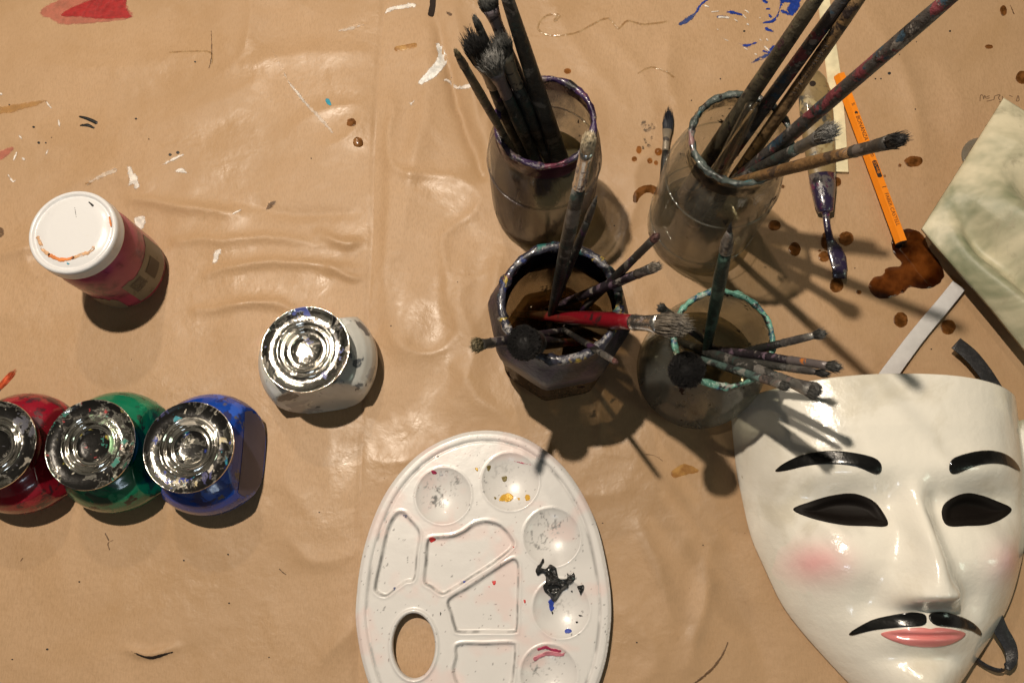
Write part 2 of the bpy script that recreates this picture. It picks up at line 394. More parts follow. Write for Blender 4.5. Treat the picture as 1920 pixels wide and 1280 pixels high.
# ------------------------------------------------------------------ marks on the paper
P_WHITE = paint('paint_white', (.84, .77, .70, 1), 1, .35, thin=.36, op=.95, fade=True); P_WHITET = paint('paint_white_thin', (.80, .68, .56, 1), 2, .4, thin=.40, op=.6, fade=True)
P_BRW = paint('paint_bright_white', (.88, .87, .84, 1), 11, .3, fade=True)
P_BLUE = paint('paint_blue', (.012, .045, .30, 1), 3, .3, fade=True); P_BLUET = paint('paint_blue_thin', (.03, .07, .25, 1), 4, .3, thin=.42, op=.85, fade=True)
P_RED = paint('paint_red', (.46, .025, .03, 1), 5, .35, thin=.34, op=.72, fade=True, st=(.25, 1.3, 1)); P_PINK = paint('paint_pinkish', (.60, .14, .11, 1), 6, .4, thin=.36, op=.5, fade=True, st=(.25, 1.3, 1))
P_BLACK = paint('paint_black', (.012, .012, .012, 1), 7, .4); P_GREY = paint('smudge_grey', (.11, .075, .045, 1), 8, .6, thin=.50, op=.7, fade=True)
P_OCHRE = paint('paint_ochre', (.50, .25, .06, 1), 9, .5, thin=.40, op=.5, fade=True); P_CYAN = paint('paint_cyan', (.03, .35, .50, 1), 10)
P_BROWN = paint('smudge_brown', (.13, .065, .025, 1), 12, .5, thin=.40, op=.8, fade=True); P_PEN = paint('pencil_scrawl', (.22, .13, .07, 1), 13, .6, thin=.36, op=.6)
W_STAIN = wet('damp_stain', (.40, .30, .18, 1), .03, .2, 150, 1, (.68, .53, .37, 1)); W_DARK = wet('wet_stain', (.22, .12, .055, 1), .08, .06, 28, 2, (.62, .41, .23, 1))
W_DROP = wet('water_drop', (.62, .46, .28, 1), .10, .04); W_GLUE = wet('glue_line', (.86, .80, .70, 1), .10, .12)
W_FAINT = wet('faint_stain', (.80, .68, .50, 1), .03, .25)
M_HOLE = mat('tear_dark', (.015, .007, .003, 1), .9)  # near-black sheet colour standing in for the shadow inside openings
def lift(X, Y, h): return paperz(X, Y) + h
def blob(name, pts, m, rag=.0008, h=.00022, cell=.0009, dome=0, z=0, sm=True, parent=None):
    P = spline(atn(pts), True, 5) if sm else atn(pts); seed = random.randint(0, 999)
    sd = lambda X, Y: poly_sdf(X, Y, P) + rag * 2.2 * fbm(X, Y, 260, seed, 3)
    def zf(X, Y):
        zz = lift(X, Y, h)
        if dome: zz = zz + dome * np.clip(-poly_sdf(X, Y, P) / .003, 0, 1) ** .6
        return zz
    par = parent or (pr_ if P[:, 0].mean() > edge_x(P[:, 1].mean()) else pl)
    return sheet(name, sd, zf, bbox_of(P, .002), cell, m, par, fade=.0026)
def stroke(name, pts, wid, m, rag=.0007, h=.00022, cell=.0008, parent=None, dome=0):
    P = spline(atn(pts), False, 5); seed = random.randint(0, 999); W = np.atleast_1d(np.array(wid, float)) * .00048 / 2
    def sd(X, Y):
        d, t = seg_dist(X, Y, P, False); return d - np.interp(t, np.linspace(0, 1, len(W)), W) + rag * 2.2 * fbm(X, Y, 260, seed, 3)
    par = parent or (pr_ if P[:, 0].mean() > edge_x(P[:, 1].mean()) else pl)
    if dome: zf = lambda X, Y: lift(X, Y, h) + dome * np.clip(1 - (seg_dist(X, Y, P, False)[0] / W.max()) ** 2, 0, 1)
    else: zf = lambda X, Y: lift(X, Y, h)
    return sheet(name, sd, zf, bbox_of(P, W.max() + .002), min(cell, max(W.max() * .5, .0003)), m, par, fade=max(min(.0022, W.max() * .8), .0001))
def oval(name, px, py, rx, ry, m, rot=0, **k):
    c, s = math.cos(rot), math.sin(rot)
    return blob(name, [(px + rx * math.cos(a) * c - ry * math.sin(a) * s, py + rx * math.cos(a) * s + ry * math.sin(a) * c) for a in [i * math.pi / 5 for i in range(10)]], m, **k)
blob('paint_smear', [(72, 24), (92, 4), (170, -25), (232, -28), (238, 8), (248, 32), (190, 43), (120, 47), (96, 38)], P_PINK, rag=.001)
blob('paint_smear', [(150, 4), (232, -20), (236, 14), (247, 33), (185, 37), (150, 33), (112, 28)], P_RED, h=.0004)
stroke('paint_smear', [(-30, 212), (30, 203), (86, 190)], [22, 20, 8], P_OCHRE, .001)
stroke('paint_smear', [(-40, 300), (0, 292), (22, 280)], [40, 26, 12], P_PINK, .0012)
stroke('paint_stroke', [(508, 90), (520, 112), (545, 160), (580, 202), (605, 228), (624, 250)], [2, 4, 6, 9, 10, 7], P_WHITET, .0005)
stroke('paint_stroke', [(544, 158), (560, 178), (582, 205)], [4, 7, 4], P_WHITE, .0006)
stroke('paint_stroke', [(722, 27), (732, 18), (772, 11), (776, 15)], [5, 12, 13, 8], P_WHITE)
stroke('paint_stroke', [(637, 58), (660, 52), (682, 45)], [8, 10, 5], P_WHITET)
stroke('paint_stroke', [(823, 84), (829, 108), (820, 130), (806, 146), (790, 158)], [14, 21, 23, 21, 14], P_BRW, .0006)
stroke('paint_stroke', [(830, 152), (842, 150), (858, 162), (878, 165), (893, 162)], [3, 11, 7, 12, 5], P_WHITE)
blob('paint_dab', [(765, 190), (771, 193), (777, 188), (778, 194), (771, 202), (767, 197)], P_WHITE, .0003, cell=.0005)
blob('paint_dab', [(236, 312), (248, 312), (254, 325), (262, 335), (264, 352), (256, 358), (250, 349), (240, 352), (243, 335)], P_WHITE)
blob('paint_dab', [(249, 408), (262, 402), (273, 408), (272, 420), (262, 432), (252, 424)], P_WHITE)
stroke('paint_dab', [(306, 310), (325, 300), (345, 290)], [5, 10, 6], P_WHITE, .0009)
stroke('paint_dab', [(328, 322), (340, 320), (350, 325)], [5, 12, 6], P_WHITE, .0009)
blob('paint_dab', [(400, 470), (412, 466), (420, 468), (412, 478), (408, 490), (396, 496)], P_WHITE, .0012)
stroke('paint_dab', [(438, 404), (446, 398), (455, 391)], [4, 8, 3], P_WHITE, .0004)
for a in ([(86, 290), (90, 282)], [(26, 300), (32, 286)], [(16, 328), (24, 340), (31, 336)], [(110, 225), (112, 238)], [(88, 192), (96, 203)], [(36, 254), (43, 262)], [(42, 296), (46, 300)], [(0, 175), (4, 178)]):
    stroke('paint_fleck', a, [4, 6, 4], P_WHITE, .0004)
stroke('paint_smear', [(165, 348), (180, 338), (215, 322)], [7, 8, 16], P_WHITET); stroke('paint_fleck', [(163, 346), (172, 345)], [6, 6], P_OCHRE)
stroke('paint_stroke', [(150, 219), (166, 224), (181, 231)], [3, 7, 7], P_BLACK, .0003); stroke('paint_stroke', [(152, 236), (165, 236), (177, 241)], [3, 7, 3], P_BLACK, .0003)
for (x, y, r) in ((64, 239, 2.4), (73, 268, 2.6), (86, 268, 1.7), (256, 224, 2.2), (320, 291, 3), (334, 287, 3.2), (18, 197, 1.6), (367, 118, 1.8), (1665, 141, 3), (1650, 150, 1.8), (1640, 150, 1.3), (280, 262, 1.4), (1610, 549, 1.2), (1395, 60, 2), (1350, 150, 1.7), (1296, 190, 1.2), (430, 1130, 1.6), (690, 1080, 1.5), (90, 1216, 2), (25, 1235, 1.6), (1193, 1203, 1.6), (150, 1090, 1.5), (1755, 420, 1.7), (1712, 210, 1.4), (1780, 60, 2), (1530, 50, 1.4), (600, 960, 1.3), (345, 1050, 1.6), (1745, 655, 1.5), (1130, 980, 1.3)):
    oval('paint_fleck', x, y, r, r * .8, P_BLACK, cell=.0004, rag=.0002)
for _k in range(90):
    x = random.uniform(0, 1920); y = random.uniform(0, 1280); r = random.uniform(.7, 1.5)
    oval('paper_speck', x, y, r, r * random.uniform(.5, 1), random.choice([P_BROWN, P_BLACK, P_BROWN, P_WHITE]), cell=.0003, rag=.0001)
blob('paint_fleck', [(611, 188), (617, 187), (621, 195), (622, 201), (614, 197)], P_CYAN, .0002, cell=.0005)
oval('dried_drop', 660, 232, 9, 8, W_STAIN); oval('dried_drop', 672, 268, 9, 9, W_STAIN, dome=.0012)
stroke('brown_smudge', [(498, 390), (505, 384), (514, 378)], [6, 12, 9], P_BROWN); oval('brown_smudge', 0, 436, 9, 12, P_BROWN)
stroke('tape_residue', [(745, 93), (777, 88)], [12, 12], W_FAINT, .0002); stroke('brown_smudge', [(838, 26), (845, 32)], [6, 9], P_BROWN)
# blue splatter
for pts, wd in (([(1337, -8), (1314, 10), (1304, 26)], [5, 7, 6]), ([(1362, 25), (1372, 25), (1389, 29)], [4, 11, 7]), ([(1460, 24), (1450, 40), (1432, 44)], [4, 9, 5]), ([(1386, 84), (1400, 87), (1419, 81)], [3, 10, 3]), ([(1431, 97), (1441, 100), (1450, 90)], [5, 9, 12]), ([(1429, 0), (1436, 6)], [8, 9]), ([(1438, 18), (1443, 18)], [5, 5]), ([(1441, 28), (1444, 33)], [6, 7]), ([(1437, 56), (1446, 60)], [9, 9]), ([(1466, 22), (1478, 27)], [8, 9]), ([(1459, 26), (1464, 10)], [5, 6])):
    stroke('blue_splash', pts, wd, P_BLUE, .0009)
blob('blue_splash', [(1460, -20), (1505, -30), (1500, 12), (1484, 33), (1474, 20), (1478, 8), (1462, 8)], P_BLUE, .0012)
stroke('blue_smear', [(1303, 27), (1290, 37), (1275, 46)], [8, 15, 11], P_BLUET, .001); stroke('blue_smear', [(1346, 33), (1364, 34)], [8, 9], P_BLUET, .001); stroke('blue_smear', [(1409, 119), (1424, 111), (1440, 104)], [5, 11, 9], P_BLUET, .001)
for a, wd in (([(1348, 34), (1366, 35)], 8), ([(1397, 21), (1404, 26)], 4), ([(1377, 38), (1382, 42)], 4), ([(1401, 47), (1403, 49)], 6), ([(1393, 30), (1398, 36)], 4), ([(1395, 92), (1401, 95)], 4), ([(1425, 76), (1427, 78)], 5), ([(1437, 75), (1439, 78)], 4), ([(1434, 90), (1443, 98)], 7), ([(1344, 57), (1346, 58)], 4), ([(1352, 72), (1365, 79)], 2), ([(1322, 12), (1328, 14)], 5), ([(1334, 24), (1346, 23)], 4), ([(1424, 35), (1425, 36)], 4), ([(1415, 103), (1418, 104)], 3)):
    stroke('paint_fleck', a, [wd, wd * .8], P_WHITE, .0004, h=.0005)
# glue trails
stroke('glue_trail', [(1046, 30), (1040, 42), (1050, 34), (1030, 30), (1013, 42), (1010, 57), (1026, 67), (1052, 70), (1082, 64), (1112, 48), (1140, 37), (1158, 56), (1176, 42), (1205, 48), (1250, 42)], [5, 4, 4, 4, 5, 4], W_GLUE, .0004, dome=.0009)
stroke('glue_trail', [(1196, 142), (1218, 130), (1236, 134), (1262, 148)], [3, 4, 3], W_GLUE, .0004, dome=.0009)
stroke('glue_trail', [(320, 101), (355, 99), (395, 100), (398, 120)], [3, 3, 4], W_GLUE, .0004, dome=.0006)
for _x, _y, _a, _b in ((1206, 236, 7, 9), (1222, 240, 9, 7), (1212, 247, 9, 5), (1209, 268, 5, 7), (1216, 276, 6, 5), (1205, 282, 3, 6), (1221, 262, 3, 5)): oval('grey_smudge', _x, _y, _a, _b, P_GREY, rag=.0014, cell=.0006)
for x, y, rx, ry in ((1197, 285, 5, 8), (1233, 289, 7, 7), (1217, 306, 5, 5), (1229, 309, 4, 4), (1188, 303, 5, 5), (1064, 136, 7, 5)):
    oval('water_drop', x, y, rx, ry, W_DROP, dome=.0018, rag=.0002, cell=.0006)
stroke('damp_stain', [(1190, 380), (1196, 366), (1214, 357), (1232, 362)], [9, 14, 17, 14], W_STAIN, .0006)
for x, y, rx, ry in ((1711, 305, 16, 10), (1452, 423, 12, 10), (1490, 467, 11, 13), (1586, 448, 14, 13), (1551, 452, 12, 18), (1545, 481, 11, 10), (1568, 535, 13, 14), (1610, 548, 5, 4), (1688, 600, 13, 15), (1777, 614, 14, 14), (1692, 546, 3, 3), (1686, 311, 3, 3), (1467, 351, 3, 3), (1568, 342, 9, 9), (1536, 470, 4, 2), (1658, 331, 2.5, 2.5), (1880, 22, 6, 10), (1853, 90, 7, 4), (1915, 147, 12, 12)):
    oval('damp_stain', x, y, rx, ry, W_STAIN, rag=.0007)
blob('wet_stain', [(1672, 450), (1690, 432), (1712, 430), (1730, 442), (1742, 466), (1760, 490), (1770, 515), (1758, 534), (1732, 542), (1708, 538), (1690, 550), (1662, 560), (1640, 556), (1628, 538), (1636, 522), (1654, 516), (1662, 503), (1684, 500), (1690, 492), (1676, 478)], W_DARK, .0008, dome=.0009)
stroke('faint_stain', [(1264, 888), (1285, 880), (1306, 882)], [13, 20, 7], W_FAINT, .0006)
stroke('fibre', [(1208, 852), (1226, 854), (1242, 864)], [1.6, 1.6], P_BROWN, .0001); stroke('fibre', [(1364, 1204), (1350, 1232), (1330, 1256), (1298, 1282)], [4, 6, 5], P_BROWN, .0003)
stroke('paper_tear', [(250, 1219), (265, 1226), (285, 1232), (302, 1228), (326, 1221)], [1, 3, 5, 4, 1], M_HOLE, .0005, h=.0004)
blob('paper_tear', [(808, -12), (818, -12), (817, 8), (813, 30), (803, 29), (806, 10)], M_HOLE, .0003, h=.0006)
for a in ([(198, 1000), (204, 1012)], [(206, 1030), (203, 1018), (212, 1012)], [(524, 1066), (530, 1072), (536, 1076)], [(393, 130), (398, 105), (397, 60)], [(1900, 28), (1893, 12)], [(40, 1052), (44, 1046)]):
    stroke('scratch', a, [2.4, 2.4], P_BROWN, .0004)
for a in ([(1835, 192), (1836, 182), (1840, 181), (1842, 188), (1844, 182), (1847, 187)], [(1848, 184), (1853, 182)], [(1849, 187), (1853, 186)], [(1849, 192), (1861, 189)], [(1862, 188), (1864, 182), (1873, 180), (1870, 186), (1873, 189)], [(1878, 183), (1877, 191), (1872, 193)], [(1891, 181), (1896, 183)], [(1907, 181), (1904, 191), (1909, 190), (1908, 182)]):
    stroke('handwriting', a, [1.6, 1.6], P_PEN, .0001)

# ------------------------------------------------------------------ jars
def ring(name, c, r, z, rr, m, parent, n=72, squash=1.0, shape=None):
    prof = [(r + rr * math.cos(a), z + rr * squash * math.sin(a)) for a in [i * 2 * math.pi / 10 for i in range(11)]]
    V, F = lathe(prof, n, (0, 0, 0), shape)
    if name == 'rim':                                    # lumpy dried paint on the rim
        A = np.array(V); a = np.arctan2(A[:, 1], A[:, 0]); q = np.hypot(A[:, 0], A[:, 1]); dz = A[:, 2] - z; dr = q - r
        k = 1 + .9 * (vnoise(a * 9 + 20, dz * 900 + 9, int(r * 1e5)) - .5) + .7 * (vnoise(a * 30 + 50, dz * 900, 3) - .5)
        q2 = (r + dr * k) / q; V = np.stack([A[:, 0] * q2, A[:, 1] * q2, z + dz * k - .0008 * vnoise(a * 5 + 9, a * 0, 4)], 1)
    return mk(name, V, F, m, parent)
def jar(top, h, outer, m_glass, label, group='glass jars holding brushes', wall=.0022, water=None, m_water=None, m_rim=None, rim_r=.0022, band=None, m_band=None, shape=None, name='glass_jar'):
    c = at(*top, h); base = (c[0], c[1], float(paperz(c[0], c[1])) + .0012)
    t = empty(name, base, label, 'jar', group)
    V, F = lathe(outer, 72, (0, 0, 0), shape, closed_bottom=True); mk('body', V, F, m_glass, t)
    inner = [(max(r - wall, .001), z + (wall * 1.5 if i == 0 else 0)) for i, (r, z) in enumerate(outer)]
    V, F = lathe(inner, 72, (0, 0, 0), shape); mk('inner_wall', V, F, m_glass, t)
    rt = outer[-1][0]; ring('rim', c, rt - wall / 2, outer[-1][1], rim_r, m_rim, t, squash=.9, shape=shape and (lambda x, y, z, a: (x, y)))
    if band:
        V, F = lathe(band, 72, (0, 0, 0), shape); mk('paint_band', V, F, m_band, t)
    if water:
        pr = [(max(r - wall * 1.9, .001), z) for r, z in outer if z < water]; rw = np.interp(water, [z for r, z in outer], [r for r, z in outer]) - wall * 1.9
        pr[0] = (pr[0][0], .004); pr += [(rw, water)]; pr += [(rw * k, water - .0003 * (1 - k)) for k in (.7, .35, .02)]
        V, F = lathe(pr, 72, (0, 0, 0), shape, closed_bottom=True); mk('water', V, F, m_water, t)
    return t, c
G_TINT = (.90, .90, .86, 1)
def rimmat(name, base, cols, seed): return mat(name, base, .25, 0, layers=[(c, 38 + 9 * i, .57, .63, seed + i * 3, .35) for i, c in enumerate(cols)] + [((.22, .21, .19, 1), 120, .60, .66, seed + 40, .4), ((.012, .011, .012, 1), 85, .56, .60, seed + 31, .3)], bump=[(90, .0022, seed), (260, .0008, seed + 2)], coat=.4, var=.4, varscale=70)
def water_m(name, tint, murk, amt): return glass(name, tint, murk, .3, .7, 8, 3, amt * .4, amt * .8, .05, (1, 1, 1))
prof1 = [(.030, .0), (.040, .001), (.0445, .006), (.0455, .02), (.0455, .085), (.0452, .100), (.0435, .112), (.0400, .124), (.0375, .131), (.0370, .136), (.0376, .142), (.0372, .146)]
g1 = glass('jar_glass_purple', G_TINT, (.20, .165, .165, 1), .42, .66, 16, 1, .5, .16)
j1, c1 = jar((1022, 232), .146, prof1, g1, 'wide glass jar with purple rim and murky water, farthest from the mask', water=.062, m_water=water_m('murky_water', (.66, .63, .48, 1), (.20, .18, .11, 1), .4),
    m_rim=rimmat('rim_purple', (.035, .018, .06, 1), [(.13, .025, .05, 1), (.12, .09, .09, 1), (.012, .01, .02, 1)], 2), band=[(.0378, .128), (.0377, .136), (.0383, .141), (.0379, .145)],
    m_band=glass('band_purple', (.8, .7, .75, 1), (.075, .025, .045, 1), .38, .55, 22, 4, .85, .1, stretch=(1, 1, 1)))
prof2 = [(.030, .0), (.042, .001), (.0455, .006), (.0460, .02), (.0458, .090), (.0445, .108), (.0425, .122), (.0395, .134), (.0375, .140), (.0362, .146), (.0365, .156), (.0362, .163)]
g2 = glass('jar_glass_clear', (.93, .93, .90, 1), (.26, .25, .22, 1), .48, .70, 14, 6, .5, .10)
j2, c2 = jar((1388, 262), .163, prof2, g2, 'tall clear glass jar with four long brush handles rising out of it', m_rim=rimmat('rim_teal', (.06, .075, .07, 1), [(.04, .13, .15, 1), (.22, .12, .12, 1), (.02, .018, .015, 1)], 9),
    water=.020, m_water=water_m('clear_water', (.82, .78, .66, 1), (.3, .25, .18, 1), .25), band=[(.0368, .144), (.0372, .150), (.0370, .158)], m_band=glass('band_dark', (.9, .9, .85, 1), (.05, .04, .035, 1), .46, .58, 26, 8, .8, .05, stretch=(1, 1, 1)))
def octo(x, y, z, a):
    k = 1 - sstep(.100, .118, z) if z < .2 else 0
    n = 8; b = (a + .2) % (2 * math.pi / n) - math.pi / n; f = 1 / math.cos(b) * math.cos(math.pi / n) * 1.045
    s = k * min(f, 1.03) + (1 - k); return x * s, y * s
prof3 = [(.030, .0), (.043, .001), (.0475, .006), (.0485, .015), (.0495, .075), (.0515, .085), (.0525, .095), (.0515, .104), (.0470, .114), (.0445, .120), (.0440, .126), (.0435, .130)]
g3 = glass('jar_glass_brown', (.74, .68, .56, 1), (.12, .085, .055, 1), .42, .66, 12, 12, .55, .28)
j3, c3 = jar((1050, 570), .130, prof3, g3, 'octagonal glass jar caked in dark paint, holding the red-handled brush', shape=octo, m_rim=rimmat('rim_caked', (.03, .03, .045, 1), [(.26, .045, .06, 1), (.25, .24, .24, 1), (.02, .11, .10, 1), (.40, .29, .04, 1), (.02, .035, .13, 1)], 14), rim_r=.0032,
    water=.03, m_water=water_m('brown_water', (.70, .58, .40, 1), (.25, .16, .08, 1), .4), band=[(.0506, .066), (.0512, .078), (.0525, .085), (.0532, .095), (.0522, .104), (.0477, .114), (.0452, .120), (.0447, .127)],
    m_band=mat('caked_dark_paint', (.011, .012, .022, 1), .45, layers=[((.035, .022, .05, 1), 40, .5, .6, 3), ((.16, .15, .15, 1), 60, .64, .68, 5), ((.012, .05, .20, 1), 45, .66, .7, 8)], bump=[(120, .0015, 1)], coat=.1, spec=.3))
ib = lathe([(.0400, .100), (.0408, .112), (.0405, .128)], 72); mk('inner_paint', *ib, glass('band_inner_dark', (.8, .8, .8, 1), (.015, .014, .018, 1), .38, .46, 30, 18, .97, .02, stretch=(1, 1, .5)), j3)
prof4 = [(.034, .0), (.046, .001), (.0500, .006), (.0510, .018), (.0500, .045), (.0470, .065), (.0430, .083), (.0395, .095), (.0375, .102), (.0372, .108), (.0370, .113)]
g4 = glass('jar_glass_green', (.84, .84, .77, 1), (.22, .22, .20, 1), .42, .68, 13, 22, .5, .20)
j4, c4 = jar((1355, 635), .113, prof4, g4, 'low bulging glass jar with mint green rim beside the mask', m_rim=rimmat('rim_mint', (.11, .27, .21, 1), [(.02, .07, .13, 1), (.38, .42, .38, 1), (.07, .02, .025, 1), (.03, .13, .11, 1)], 25),
    water=.025, m_water=water_m('grey_water', (.78, .74, .62, 1), (.24, .2, .14, 1), .3))
for jj, (rr, zz) in ((j2, (.0447, .106)), (j1, (.0457, .090)), (j2, (.0458, .03))):
    ring('glass_bead', None, rr + .0002, zz, .0007, jj.children[0].data.materials[0], jj)

# ------------------------------------------------------------------ brushes
def dark(name, seed, base=(.014, .014, .013, 1), cols=None, wood=False):
    cols = cols or [(.10, .09, .08, 1), (.05, .02, .05, 1)]
    L = [(c, 55 + 17 * i, .545 + .02 * i, .585 + .02 * i, seed + 5 * i, .55) for i, c in enumerate(cols)]
    return mat(name, base, .45, 0, layers=L, var=.35, varscale=60, seed=seed, bump=[(120, .0020, seed), (300, .0008, seed + 1)], stretch=(1, 1, 1), spec=.4)
H_BLACK = [dark('handle_black', 1), dark('handle_black_grey', 2, (.034, .033, .030, 1), [(.14, .13, .12, 1), (.03, .05, .045, 1)]), dark('handle_black_purple', 3, (.022, .017, .022, 1), [(.12, .08, .11, 1), (.20, .18, .16, 1)])]
H_OLIVE = dark('handle_olive_dark', 4, (.060, .052, .036, 1), [(.10, .085, .05, 1), (.012, .012, .01, 1), (.05, .02, .03, 1)])
H_MULTI = dark('handle_stained', 5, (.055, .050, .048, 1), [(.17, .04, .05, 1), (.03, .06, .09, 1), (.22, .20, .18, 1), (.010, .010, .010, 1)])
H_WOODD = dark('handle_wood_dirty', 6, (.19, .12, .06, 1), [(.03, .02, .018, 1), (.20, .12, .05, 1), (.012, .01, .01, 1)])
H_WOOD = dark('handle_wood', 7, (.17, .095, .04, 1), [(.07, .045, .03, 1), (.20, .12, .05, 1)])
H_RED = mat('handle_red', (.17, .006, .012, 1), .28, layers=[((.02, .015, .015, 1), 25, .54, .60, 2)], coat=.8, bump=[(150, .0004, 2)])
H_GREEN = dark('handle_dark_green', 9, (.010, .028, .022, 1), [(.05, .09, .07, 1)])
H_PALEG = dark('handle_pale_green', 10, (.07, .11, .10, 1), [(.03, .03, .03, 1), (.22, .22, .2, 1)])
F_DIRTY = mat('ferrule_dirty', (.26, .25, .23, 1), .38, .75, layers=[((.045, .04, .038, 1), 40, .45, .55, 3, .6, 0.0), ((.13, .10, .09, 1), 70, .55, .6, 8, .6, 0.1)], bump=[(200, .0008, 1)])
F_SILVER = mat('ferrule_silver', (.60, .58, .55, 1), .2, .95, layers=[((.10, .06, .07, 1), 50, .58, .63, 3, .5, 0.0)], bump=[(160, .0005, 1)])
F_DARK = mat('ferrule_dark', (.06, .055, .05, 1), .4, .4, layers=[((.16, .14, .13, 1), 60, .56, .62, 4, .5, .3)], bump=[(220, .0008, 4)])
F_BEIGE = mat('ferrule_beige', (.24, .20, .15, 1), .4, .25, layers=[((.05, .04, .035, 1), 55, .56, .6, 3, .6, 0)], bump=[(160, .0008, 1)])
F_MAUVE = mat('ferrule_mauve', (.16, .13, .14, 1), .4, .25, layers=[((.04, .03, .04, 1), 55, .58, .6, 3, .6, 0)], bump=[(160, .0008, 1)])
F_ORANGE = mat('ferrule_orange', (.14, .12, .12, 1), .4, .3, layers=[((.42, .13, .02, 1), 45, .5, .55, 3, .6, 0)], bump=[(160, .0008, 1)])
B_BLACK = mat('bristle_black', (.014, .013, .013, 1), .6, var=.4, varscale=200, layers=[((.22, .20, .18, 1), 260, .72, .74, 5, .6)])
B_GREY = mat('bristle_grey', (.20, .195, .185, 1), .6, var=.5, varscale=250); B_DGREY = mat('bristle_dark_grey', (.055, .054, .05, 1), .6, var=.5, varscale=200)
B_PALE = mat('bristle_cream', (.50, .43, .31, 1), .55, var=.4, varscale=300); B_OLIVE = mat('bristle_olive', (.16, .13, .075, 1), .6, var=.5, varscale=250)
B_BROWN = mat('bristle_red_brown', (.10, .045, .04, 1), .6, var=.4, varscale=200); B_CLEAR = mat('bristle_ash', (.19, .165, .135, 1), .45, var=.5, varscale=250)
B_ORANGE = mat('bristle_orange', (.50, .08, .02, 1), .5, var=.3, varscale=200)
def tuft(origin, d, side, length, rb, rt, m, parent, n=110, flat=1.0, splay=.3, hair=.00028, tipv=.25, point=False, blunt=False):
    u = side.cross(d).normalized(); V = []; F = []
    def add(p0, p1, p2, h):
        b = len(V); rnd = Vector((random.uniform(-1, 1), random.uniform(-1, 1), random.uniform(-1, 1))); a = d.cross(rnd).normalized() * h; c = d.cross(a).normalized() * h
        for p, k in ((p0, 1), (p1, .9), (p2, .25)):
            for q in (a, -a * .5 + c * .87, -a * .5 - c * .87): V.append(tuple(p + q * k))
        for s_ in (0, 3):
            for i in range(3): j = (i + 1) % 3; F.append((b + s_ + i, b + s_ + j, b + s_ + 3 + j, b + s_ + 3 + i))
        F.append((b + 6, b + 7, b + 8))
    for i in range(n):
        rr = math.sqrt(random.random()); a = random.uniform(0, 2 * math.pi); x, y = rr * math.cos(a), rr * math.sin(a) * flat
        L = length * (1 - tipv * random.random() * (.25 if blunt else 1)) * (1 - (.06 * rr * rr if blunt else .35 * rr * rr if not point else .5 * rr))
        p0 = origin + side * (x * rb) + u * (y * rb) - d * .001
        k = rt / rb; jx = random.uniform(-1, 1) * splay * rb; jy = random.uniform(-1, 1) * splay * rb
        p1 = origin + d * (L * .5) + side * (x * rb * (1 + k) / 2 * 1.12 + jx * .3) + u * (y * rb * (1 + k) / 2 * 1.12 + jy * .3)
        p2 = origin + d * L + side * (x * rt + jx) + u * (y * rt + jy)
        add(p0, p1, p2, hair)
    # matted core
    pts = [origin - d * .0015, origin + d * length * .25, origin + d * length * .5, origin + d * length * (.85 if blunt else .72 if not point else .85)]
    cv, cf = sweep([tuple(p) for p in pts], [rb * .96, rb * (.98 + .1 * k), rb * (1 + k) / 2 * .8, rb * .35 if blunt else rt * .45 if not point else rb * .12], [rb * .96 * flat, rb * flat, rb * (1 + k) / 2 * .8 * flat, (rb * .35 if blunt else rt * .4) * flat], 10, tuple(side), .12)
    b = len(V); V += cv; F += [tuple(i + b for i in f) for f in cf]
    return mk('bristles', V, F, m, parent, True, None)
LEN = []
